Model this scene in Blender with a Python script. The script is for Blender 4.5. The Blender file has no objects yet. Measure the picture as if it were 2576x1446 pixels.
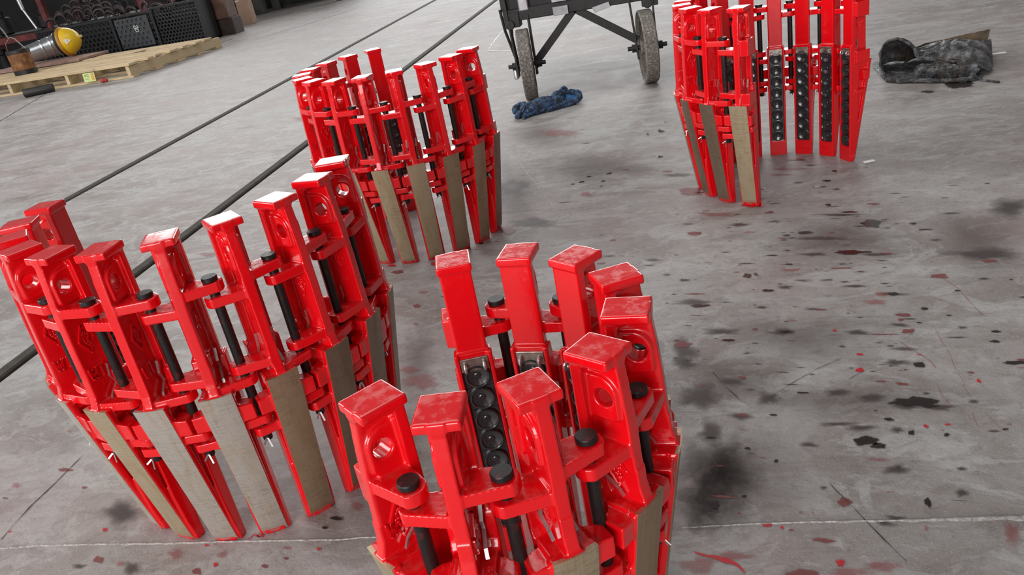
import bpy, bmesh, math, random
from mathutils import Vector, Matrix, noise
from mathutils.geometry import tessellate_polygon
random.seed(7)
scn = bpy.context.scene
col = scn.collection
PI = math.pi

# ---------------------------------------------------------------- camera, light, exposure
cd = bpy.data.cameras.new('camera'); cam = bpy.data.objects.new('camera', cd); col.objects.link(cam)
cd.sensor_fit = 'HORIZONTAL'; cd.sensor_width = 36.0; cd.lens = 2000.0 / 2576.0 * 36.0; cd.clip_start = 0.02
RT = Vector((0.973357, 0.150715, -0.172806)); DN = Vector((-0.088875, -0.446744, -0.890236)); FW = Vector((-0.211372, 0.881875, -0.421447))
cam.matrix_world = Matrix(((RT.x, -DN.x, -FW.x, 0), (RT.y, -DN.y, -FW.y, 0), (RT.z, -DN.z, -FW.z, 0.85), (0, 0, 0, 1)))
scn.camera = cam
w = bpy.data.worlds.new('hall_daylight'); scn.world = w; w.use_nodes = True
bg = w.node_tree.nodes['Background']; bg.inputs[0].default_value = (0.98, 0.98, 1.0, 1); bg.inputs[1].default_value = 0.16
def area(name, loc, target, sx, sy, power, color=(1, 1, 1)):
    l = bpy.data.lights.new(name, 'AREA'); l.shape = 'RECTANGLE'; l.size = sx; l.size_y = sy; l.energy = power; l.color = color
    o = bpy.data.objects.new(name, l); col.objects.link(o); o.location = loc
    o.rotation_euler = (Vector(target) - Vector(loc)).to_track_quat('-Z', 'Y').to_euler(); return o
area('far_gate_daylight', (-5.0, 21.0, 4.6), (-2.0, 2.0, 0.3), 20.0, 4.2, 1900.0)
area('left_window_daylight', (-10.0, 0.5, 4.4), (-0.4, 1.4, 0.2), 9.0, 3.6, 760.0)
area('near_gate_daylight', (-2.2, -7.5, 2.5), (-0.5, 0.0, 0.0), 6.5, 4.6, 850.0)
area('overhead_fill', (-2.4, 4.5, 7.0), (-1.6, 4.2, 0.0), 5.0, 7.0, 250.0)  # unseen overhead fill, added to lighten the middle and back floor
scn.view_settings.view_transform = 'Standard'; scn.view_settings.look = 'None'
scn.view_settings.exposure = 0.0; scn.view_settings.gamma = 1.0; scn.view_settings.use_curve_mapping = False

# ---------------------------------------------------------------- helpers
class Sh:
    """node-shader helper"""
    def __init__(s, name):
        s.m = bpy.data.materials.new(name); s.m.use_nodes = True; s.t = s.m.node_tree
        s.b = s.t.nodes['Principled BSDF']; s.out = s.t.nodes['Material Output']
    def n(s, typ, **kw):
        x = s.t.nodes.new(typ)
        for k, v in kw.items():
            if k[0] == '_': setattr(x, k[1:], v)
            else: s.put(x.inputs[k.replace('_', ' ')], v)
        return x
    def put(s, sock, v):
        if isinstance(v, bpy.types.NodeSocket): s.t.links.new(v, sock)
        elif isinstance(v, (tuple, list)) and sock.type == 'RGBA' and len(v) == 3: sock.default_value = (*v, 1)
        else: sock.default_value = v
    def set(s, **kw):
        for k, v in kw.items(): s.put(s.b.inputs[k.replace('_', ' ')], v)
    def obj(s, scale=(1, 1, 1)):
        tc = s.n('ShaderNodeTexCoord'); mp = s.n('ShaderNodeMapping'); s.t.links.new(tc.outputs['Object'], mp.inputs[0]); mp.inputs['Scale'].default_value = scale
        return mp.outputs[0]
    def noise(s, vec, scale, detail=3.0, rough=0.55, dist=0.0):
        return s.n('ShaderNodeTexNoise', Vector=vec, Scale=scale, Detail=detail, Roughness=rough, Distortion=dist).outputs['Fac']
    def ramp(s, fac, stops):
        r = s.n('ShaderNodeValToRGB'); s.t.links.new(fac, r.inputs[0]); e = r.color_ramp.elements
        while len(e) < len(stops): e.new(0.5)
        for q, (p, c) in zip(e, stops): q.position = p; q.color = (*c, 1) if isinstance(c, (tuple, list)) else (c, c, c, 1)
        return r.outputs[0]
    def mix(s, f, a, b, mode='MIX'):
        x = s.t.nodes.new('ShaderNodeMix'); x.data_type = 'RGBA'; x.blend_type = mode
        s.put(x.inputs[0], f); s.put(x.inputs[6], a); s.put(x.inputs[7], b); return x.outputs[2]
    def math(s, op, a, b=0.0):
        x = s.t.nodes.new('ShaderNodeMath'); x.operation = op; s.put(x.inputs[0], a); s.put(x.inputs[1], b); return x.outputs[0]
    def bump(s, h, strength=0.3, dist=0.002):
        s.set(Normal=s.n('ShaderNodeBump', Height=h, Strength=strength, Distance=dist).outputs[0])

def plain(name, c, rough=0.5, metal=0.0, var=0.0, scale=30.0, bump=0.0):
    s = Sh(name); v = s.obj(); s.set(Roughness=rough, Metallic=metal)
    if var:
        f = s.noise(v, scale, 5.0, 0.6)
        s.set(Base_Color=s.ramp(f, [(0.3, tuple(x * (1 - var) for x in c)), (0.7, tuple(min(1, x * (1 + var)) for x in c))]))
        if bump: s.bump(f, bump, 0.002)
    else: s.set(Base_Color=c)
    return s.m

def mesh_from(name, verts, faces, mat=None, smooth=False, mats=None, midx=None):
    me = bpy.data.meshes.new(name); me.from_pydata([tuple(v) for v in verts], [], faces); me.update()
    if mats:
        for m in mats: me.materials.append(m)
        me.polygons.foreach_set('material_index', midx)
    elif mat: me.materials.append(mat)
    if smooth: me.polygons.foreach_set('use_smooth', [True] * len(me.polygons))
    return me
def put(name, me, parent=None, M=None):
    o = bpy.data.objects.new(name, me); col.objects.link(o)
    if parent: o.parent = parent
    if M is not None: o.matrix_local = M
    return o
def tag(o, label, cat, group=None):
    o['label'] = label; o['category'] = cat
    if group: o['group'] = group
    return o
def empty(name, loc, rz=0.0):
    o = bpy.data.objects.new(name, None); col.objects.link(o); o.location = loc; o.rotation_euler = (0, 0, rz); o.empty_display_size = 0.1; return o

class MB:
    def __init__(s): s.v = []; s.f = []
    def add(s, v, f, M=None):
        k = len(s.v); s.v += [(M @ Vector(p)) if M is not None else Vector(p) for p in v]; s.f += [tuple(i + k for i in q) for q in f]; return s
    def box(s, c, d, M=None, taper=1.0):
        x, y, z = d[0] / 2, d[1] / 2, d[2] / 2
        v = [(c[0] + sx * x * (taper if sz > 0 else 1), c[1] + sy * y * (taper if sz > 0 else 1), c[2] + sz * z) for sz in (-1, 1) for sx, sy in ((-1, -1), (1, -1), (1, 1), (-1, 1))]
        return s.add(v, [(3, 2, 1, 0), (4, 5, 6, 7), (0, 1, 5, 4), (1, 2, 6, 5), (2, 3, 7, 6), (3, 0, 4, 7)], M)
    def bar(s, a, b, wd, th, up=(0, 0, 1)):
        a, b = Vector(a), Vector(b); d = (b - a); L = d.length; d.normalize(); u = Vector(up)
        x = d.cross(u)
        if x.length < 1e-4: x = d.cross(Vector((0, 1, 0)))
        x.normalize(); y = x.cross(d)
        M = Matrix(((x.x, d.x, y.x, a.x), (x.y, d.y, y.y, a.y), (x.z, d.z, y.z, a.z), (0, 0, 0, 1)))
        return s.box((0, L / 2, 0), (wd, L, th), M)
    def lathe(s, prof, n=20, M=None, cap=True):
        v = []; f = []
        for r, z in prof: v += [(r * math.cos(2 * PI * i / n), r * math.sin(2 * PI * i / n), z) for i in range(n)]
        for k in range(len(prof) - 1):
            for i in range(n):
                j = (i + 1) % n; f.append((k * n + i, k * n + j, (k + 1) * n + j, (k + 1) * n + i))
        if cap: f.append(tuple(range(n))[::-1]); f.append(tuple((len(prof) - 1) * n + i for i in range(n)))
        return s.add(v, f, M)
    def cyl(s, a, b, r, n=16, r2=None):
        a, b = Vector(a), Vector(b); d = b - a; M = Matrix.Translation(a) @ d.to_track_quat('Z', 'Y').to_matrix().to_4x4()
        return s.lathe([(r, 0), (r2 if r2 is not None else r, d.length)], n, M)
    def tube(s, path, r, n=8, closed=False, rad=None):
        P = [Vector(p) for p in path]; m = len(P); v = []; f = []; pu = None
        for i in range(m):
            a = P[(i - 1) % m] if (closed or i > 0) else P[i]; b = P[(i + 1) % m] if (closed or i < m - 1) else P[i]
            d = (b - a).normalized()
            if pu is None: pu = d.orthogonal().normalized()
            else:
                pu = pu - d * pu.dot(d); pu = pu.normalized() if pu.length > 1e-6 else d.orthogonal().normalized()
            q = d.cross(pu); rr = rad[i] if rad else r
            v += [P[i] + (pu * math.cos(2 * PI * k / n) + q * math.sin(2 * PI * k / n)) * rr for k in range(n)]
        for i in range(m if closed else m - 1):
            for k in range(n):
                j = (k + 1) % n; i2 = (i + 1) % m; f.append((i * n + k, i * n + j, i2 * n + j, i2 * n + k))
        if not closed: f.append(tuple(range(n))[::-1]); f.append(tuple((m - 1) * n + k for k in range(n)))
        return s.add(v, f)
    def prism(s, outer, z0, z1, M=None, holes=()):
        loops = [list(outer)] + [list(h) for h in holes]
        # orient
        def ar(l): return sum(l[i][0] * l[(i + 1) % len(l)][1] - l[(i + 1) % len(l)][0] * l[i][1] for i in range(len(l)))
        if ar(loops[0]) < 0: loops[0].reverse()
        for h in loops[1:]:
            if ar(h) > 0: h.reverse()
        flat = [p for l in loops for p in l]; n = len(flat)
        tris = tessellate_polygon([[Vector((p[0], p[1], 0)) for p in l] for l in loops])
        v = [(p[0], p[1], z0) for p in flat] + [(p[0], p[1], z1) for p in flat]; f = []
        for t in tris:
            a, b, c = (flat[i] for i in t)
            cr = (b[0] - a[0]) * (c[1] - a[1]) - (c[0] - a[0]) * (b[1] - a[1])
            t = tuple(t) if cr > 0 else tuple(reversed(t))
            f.append(tuple(i + n for i in t)); f.append(tuple(reversed(t)))
        k = 0
        for l in loops:
            m = len(l)
            for i in range(m):
                j = (i + 1) % m; f.append((k + i, k + j, k + j + n, k + i + n))
            k += m
        return s.add(v, f, M)
    def loft(s, sections):
        n = len(sections[0]); v = [p for q in sections for p in q]; f = [tuple(range(n))[::-1], tuple((len(sections) - 1) * n + i for i in range(n))]
        for k in range(len(sections) - 1):
            for i in range(n):
                j = (i + 1) % n; f.append((k * n + i, k * n + j, (k + 1) * n + j, (k + 1) * n + i))
        return s.add(v, f)
    def bm(s, bevel=0.0, seg=2):
        b = bmesh.new(); vs = [b.verts.new(p) for p in s.v]
        for q in s.f:
            try: b.faces.new([vs[i] for i in q])
            except ValueError: pass
        bmesh.ops.recalc_face_normals(b, faces=b.faces)
        if bevel:
            ed = [e for e in b.edges if len(e.link_faces) == 2 and e.calc_face_angle(0) > 0.6]
            bmesh.ops.bevel(b, geom=ed, offset=bevel, segments=seg, affect='EDGES', profile=0.5, clamp_overlap=True)
        return b
    def mesh(s, name, mat, smooth=False, bevel=0.0, seg=2, auto=0.0):
        b = s.bm(bevel, seg); me = bpy.data.meshes.new(name); b.to_mesh(me); b.free(); me.materials.append(mat)
        if smooth or auto: me.polygons.foreach_set('use_smooth', [True] * len(me.polygons))
        if auto: me.set_sharp_from_angle(angle=auto)
        return me

def remesh(name, mb, voxel, smooth_it, mat, disp=None):
    b = bmesh.new(); vs = [b.verts.new(p) for p in mb.v]
    for q in mb.f:
        try: b.faces.new([vs[i] for i in q])
        except ValueError: pass
    me = bpy.data.meshes.new(name + '_raw'); b.to_mesh(me); b.free()
    o = bpy.data.objects.new(name + '_raw', me); col.objects.link(o)
    m = o.modifiers.new('r', 'REMESH'); m.mode = 'VOXEL'; m.voxel_size = voxel
    if smooth_it:
        q = o.modifiers.new('s', 'SMOOTH'); q.factor = 0.5; q.iterations = smooth_it
    dg = bpy.context.evaluated_depsgraph_get(); out = bpy.data.meshes.new_from_object(o.evaluated_get(dg))
    bpy.data.objects.remove(o); bpy.data.meshes.remove(me)
    out.name = name; out.materials.clear(); out.materials.append(mat)
    if disp:
        for v in out.vertices: v.co += disp(v.co, v.normal)
    out.polygons.foreach_set('use_smooth', [True] * len(out.polygons)); return out

# ---------------------------------------------------------------- materials
def red_paint():
    s = Sh('red_gloss_paint'); v = s.obj()
    g = s.n('ShaderNodeNewGeometry'); nz = s.n('ShaderNodeSeparateXYZ', Vector=g.outputs['Normal']).outputs['Z']
    up = s.ramp(nz, [(0.80, 0.0), (0.97, 1.0)])
    rnd = s.n('ShaderNodeObjectInfo').outputs['Random']
    mp = s.n('ShaderNodeMapping', Vector=v); s.t.links.new(s.n('ShaderNodeCombineXYZ', X=s.math('MULTIPLY', rnd, 9.0), Y=rnd).outputs[0], mp.inputs['Location'])
    w1 = s.ramp(s.noise(mp.outputs[0], 70.0, 6.0, 0.65), [(0.48, 0.0), (0.66, 1.0)])
    dust = s.math('MULTIPLY', s.math('MULTIPLY', up, w1), 0.45)
    s.set(Base_Color=s.mix(dust, (0.70, 0.003, 0.007), (0.60, 0.060, 0.045)),
          Roughness=s.math('ADD', 0.17, s.math('MULTIPLY', dust, 0.5)), Coat_Weight=0.45, Coat_Roughness=0.05, Specular_IOR_Level=0.45)
    h = s.math('ADD', s.noise(v, 220.0, 2.0), s.math('MULTIPLY', s.noise(v, 60.0, 2.0), 2.0))
    s.bump(h, 0.13, 0.0012); return s.m
def bare_metal():
    s = Sh('machined_bare_steel'); v = s.obj(); rnd = s.n('ShaderNodeObjectInfo').outputs['Random']
    mp = s.n('ShaderNodeMapping', Vector=v); s.t.links.new(s.n('ShaderNodeCombineXYZ', X=s.math('MULTIPLY', rnd, 20.0)).outputs[0], mp.inputs['Location'])
    lg = s.n('ShaderNodeMapping', Vector=mp.outputs[0]); lg.inputs['Scale'].default_value = (1.0, 1.6, 0.40)
    st = s.noise(lg.outputs[0], 22.0, 5.0, 0.6, 1.0)
    base = s.mix(1.0, (1, 1, 1), s.n('ShaderNodeObjectInfo').outputs['Color'], 'MULTIPLY')
    c = s.mix(s.ramp(st, [(0.45, 0.0), (0.75, 0.55)]), base, s.mix(1.0, base, (0.70, 0.50, 0.24), 'MULTIPLY'))
    ms = s.n('ShaderNodeMapping', Vector=mp.outputs[0]); ms.inputs['Scale'].default_value = (0.3, 0.5, 7.0)
    lines = s.noise(ms.outputs[0], 70.0, 2.0, 0.7, 0.3)
    mv = s.n('ShaderNodeMapping', Vector=mp.outputs[0]); mv.inputs['Scale'].default_value = (1.0, 10.0, 0.30)
    vl = s.noise(mv.outputs[0], 60.0, 4.0, 0.7, 1.4)
    tot = s.math('ADD', lines, vl)
    c2 = s.mix(s.math('MULTIPLY', s.ramp(tot, [(0.80, 1.0), (1.10, 0.0)]), s.math('ADD', 0.16, s.math('MULTIPLY', s.ramp(s.noise(mp.outputs[0], 9.0, 3.0), [(0.4, 0.0), (0.65, 1.0)]), 0.40))), c, s.mix(1.0, c, (0.42, 0.34, 0.28), 'MULTIPLY'))
    zz = s.n('ShaderNodeSeparateXYZ', Vector=v).outputs['Z']; ov = s.math('MULTIPLY', s.ramp(s.math('ADD', zz, s.math('MULTIPLY', s.noise(mp.outputs[0], 30.0, 4.0), 0.03)), [(0.014, 1.0), (0.034, 0.0)]), 0.45)
    c2 = s.mix(ov, c2, (0.50, 0.10, 0.09))
    s.set(Base_Color=c2, Metallic=0.70, Roughness=s.ramp(st, [(0.3, 0.32), (0.7, 0.45)])); s.bump(tot, 0.4, 0.0010); return s.m
M_red = red_paint(); M_bare = bare_metal()
def black_oxide():
    s = Sh('black_oxide_steel'); v = s.obj(); f = s.noise(v, 60.0, 5.0, 0.65)
    c = s.mix(s.ramp(f, [(0.60, 0.0), (0.68, 0.30)]), (0.010, 0.009, 0.009), (0.20, 0.012, 0.012))
    s.set(Base_Color=c, Roughness=s.ramp(s.noise(v, 150.0, 3.0), [(0.3, 0.34), (0.7, 0.50)]), Specular_IOR_Level=0.35); return s.m
M_pin = black_oxide()
M_ins = plain('black_insert_steel', (0.022, 0.023, 0.025), 0.20, 0.0); M_ins.node_tree.nodes['Principled BSDF'].inputs['Specular IOR Level'].default_value = 0.9
M_steel = plain('zinc_steel', (0.55, 0.54, 0.53), 0.30, 0.9, 0.15, 80.0)
M_plate = plain('dull_retainer_steel', (0.34, 0.29, 0.25), 0.36, 0.85, 0.35, 120.0)

# ---------------------------------------------------------------- floor
def concrete():
    s = Sh('worn_concrete'); v = s.obj(); sv = s.obj((0.80, 1.30, 1.0))
    big = s.noise(v, 0.55, 4.0, 0.5); mid = s.noise(sv, 3.2, 8.0, 0.66, 0.7); fine = s.noise(v, 55.0, 5.0, 0.7); spk = s.noise(v, 420.0, 2.0, 0.5)
    c = s.ramp(big, [(0.35, (0.315, 0.286, 0.272)), (0.65, (0.345, 0.338, 0.324))])
    c = s.mix(s.ramp(mid, [(0.38, 0.0), (0.60, 1.0)]), s.mix(1.0, c, (0.66, 0.60, 0.585), 'MULTIPLY'), c)
    pl = s.ramp(s.noise(sv, 6.5, 7.0, 0.64, 1.1), [(0.535, 0.0), (0.555, 1.0)]); c = s.mix(s.math('MULTIPLY', pl, 0.42), c, (0.405, 0.402, 0.385))
    p2 = s.ramp(s.noise(s.obj((0.9, 1.5, 1)), 14.0, 6.0, 0.62, 0.8), [(0.57, 0.0), (0.60, 1.0)]); c = s.mix(s.math('MULTIPLY', p2, 0.30), c, (0.43, 0.425, 0.41))
    pk = s.ramp(s.noise(v, 1.7, 3.0, 0.5), [(0.50, 0.0), (0.72, 1.0)]); c = s.mix(s.math('MULTIPLY', pk, 0.42), c, (0.25, 0.165, 0.165))
    dk = s.ramp(s.noise(s.obj((0.6, 2.0, 1)), 4.0, 7.0, 0.7, 0.8), [(0.56, 0.0), (0.70, 1.0)]); c = s.mix(s.math('MULTIPLY', dk, 0.55), c, (0.12, 0.092, 0.082))
    ft = s.ramp(s.noise(sv, 21.0, 6.0, 0.7, 0.6), [(0.40, 1.0), (0.47, 0.0)]); c = s.mix(s.math('MULTIPLY', ft, 0.26), c, (0.15, 0.12, 0.11))
    c = s.mix(s.math('MULTIPLY', s.ramp(fine, [(0.30, 1.0), (0.46, 0.0)]), 0.42), c, (0.12, 0.10, 0.09))
    c = s.mix(s.math('MULTIPLY', s.ramp(spk, [(0.62, 0.0), (0.70, 1.0)]), 0.5), c, (0.60, 0.58, 0.55))
    s.set(Base_Color=c, Roughness=s.ramp(mid, [(0.3, 0.50), (0.7, 0.66)]), Specular_IOR_Level=0.45)
    s.bump(s.math('ADD', s.math('MULTIPLY', mid, 1.0), s.math('MULTIPLY', fine, 0.8)), 0.5, 0.004); return s.m
M_floor = concrete()
XG = (-2.805, -1.765)           # the two sunken rails
prof = [(-40, 0)]
for gx in XG: prof += [(gx - .030, 0), (gx - .028, -.035), (gx + .030, -.035), (gx + .034, 0)]
prof += [(12, 0)]
fv = []; ff = []
for i, (x, z) in enumerate(prof): fv += [(x, -16, z), (x, 30, z)]
for i in range(len(prof) - 1): ff.append((2 * i, 2 * i + 2, 2 * i + 3, 2 * i + 1))
floor = put('floor', mesh_from('floor', fv, ff, M_floor)); floor['kind'] = 'structure'
M_rail = plain('dark_rusty_rail', (0.040, 0.031, 0.022), 0.8, 0.0, 0.45, 25.0, 0.4)
for k, gx in enumerate(XG):
    mb = MB(); mb.prism([(gx - .028, -.034), (gx + .006, -.034), (gx + .006, -.006), (gx + .001, -.001), (gx - .024, .003), (gx - .028, .000)], -16, 30, Matrix(((1, 0, 0, 0), (0, 0, 1, 0), (0, 1, 0, 0), (0, 0, 0, 1))))
    put('trim_%d' % (k + 1), mb.mesh('rail', M_rail))['kind'] = 'structure'
CHAIN = {
    'L': [ (-1.0341,1.1534,182.9), (-1.0184,1.0792,201.0), (-0.9802,1.0142,219.8), (-0.9231,0.9642,237.9), (-0.8532,0.9341,255.6), (-0.7776,0.9269,273.5), (-0.7046,0.9440,292.8), (-0.6436,0.9845,314.4), (-0.5990,1.0453,333.1), (-0.5753,1.1178,350.6), (-0.5747,1.1939,8.4) ],
    'B': [ (-0.8783,2.4573,120.1), (-0.9358,2.4094,139.5), (-0.9748,2.3448,158.1), (-0.9917,2.2708,176.1), (-0.9846,2.1957,194.7), (-0.9537,2.1273,213.9), (-0.9020,2.0719,232.1), (-0.8354,2.0347,249.6), (-0.7615,2.0205,268.5), (-0.6884,2.0318,289.1), (-0.6246,2.0682,310.4), (-0.5766,2.1256,329.8), (-0.5492,2.1963,347.9) ],
    'F': [ (-0.2758,0.6141,229.0), (-0.2258,0.5979,275.1), (-0.1611,0.6201,302.8), (-0.1118,0.6702,328.1), (-0.0904,0.7353,355.4), (-0.1020,0.8016,24.4), (-0.1442,0.8543,53.0), (-0.2054,0.8786,83.7), (-0.2787,0.8731,104.8) ],
    'R': [ (0.5078,2.4599,23.9), (0.4664,2.5216,43.9), (0.4062,2.5656,63.7), (0.3343,2.5872,82.9), (0.2594,2.5839,102.2), (0.1903,2.5559,121.9), (0.1350,2.5061,142.0), (0.1005,2.4406,162.4), (0.0911,2.3672,183.0), (0.1081,2.2951,203.4), (0.1490,2.2326,223.0), (0.2087,2.1867,241.9) ],
}
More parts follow.
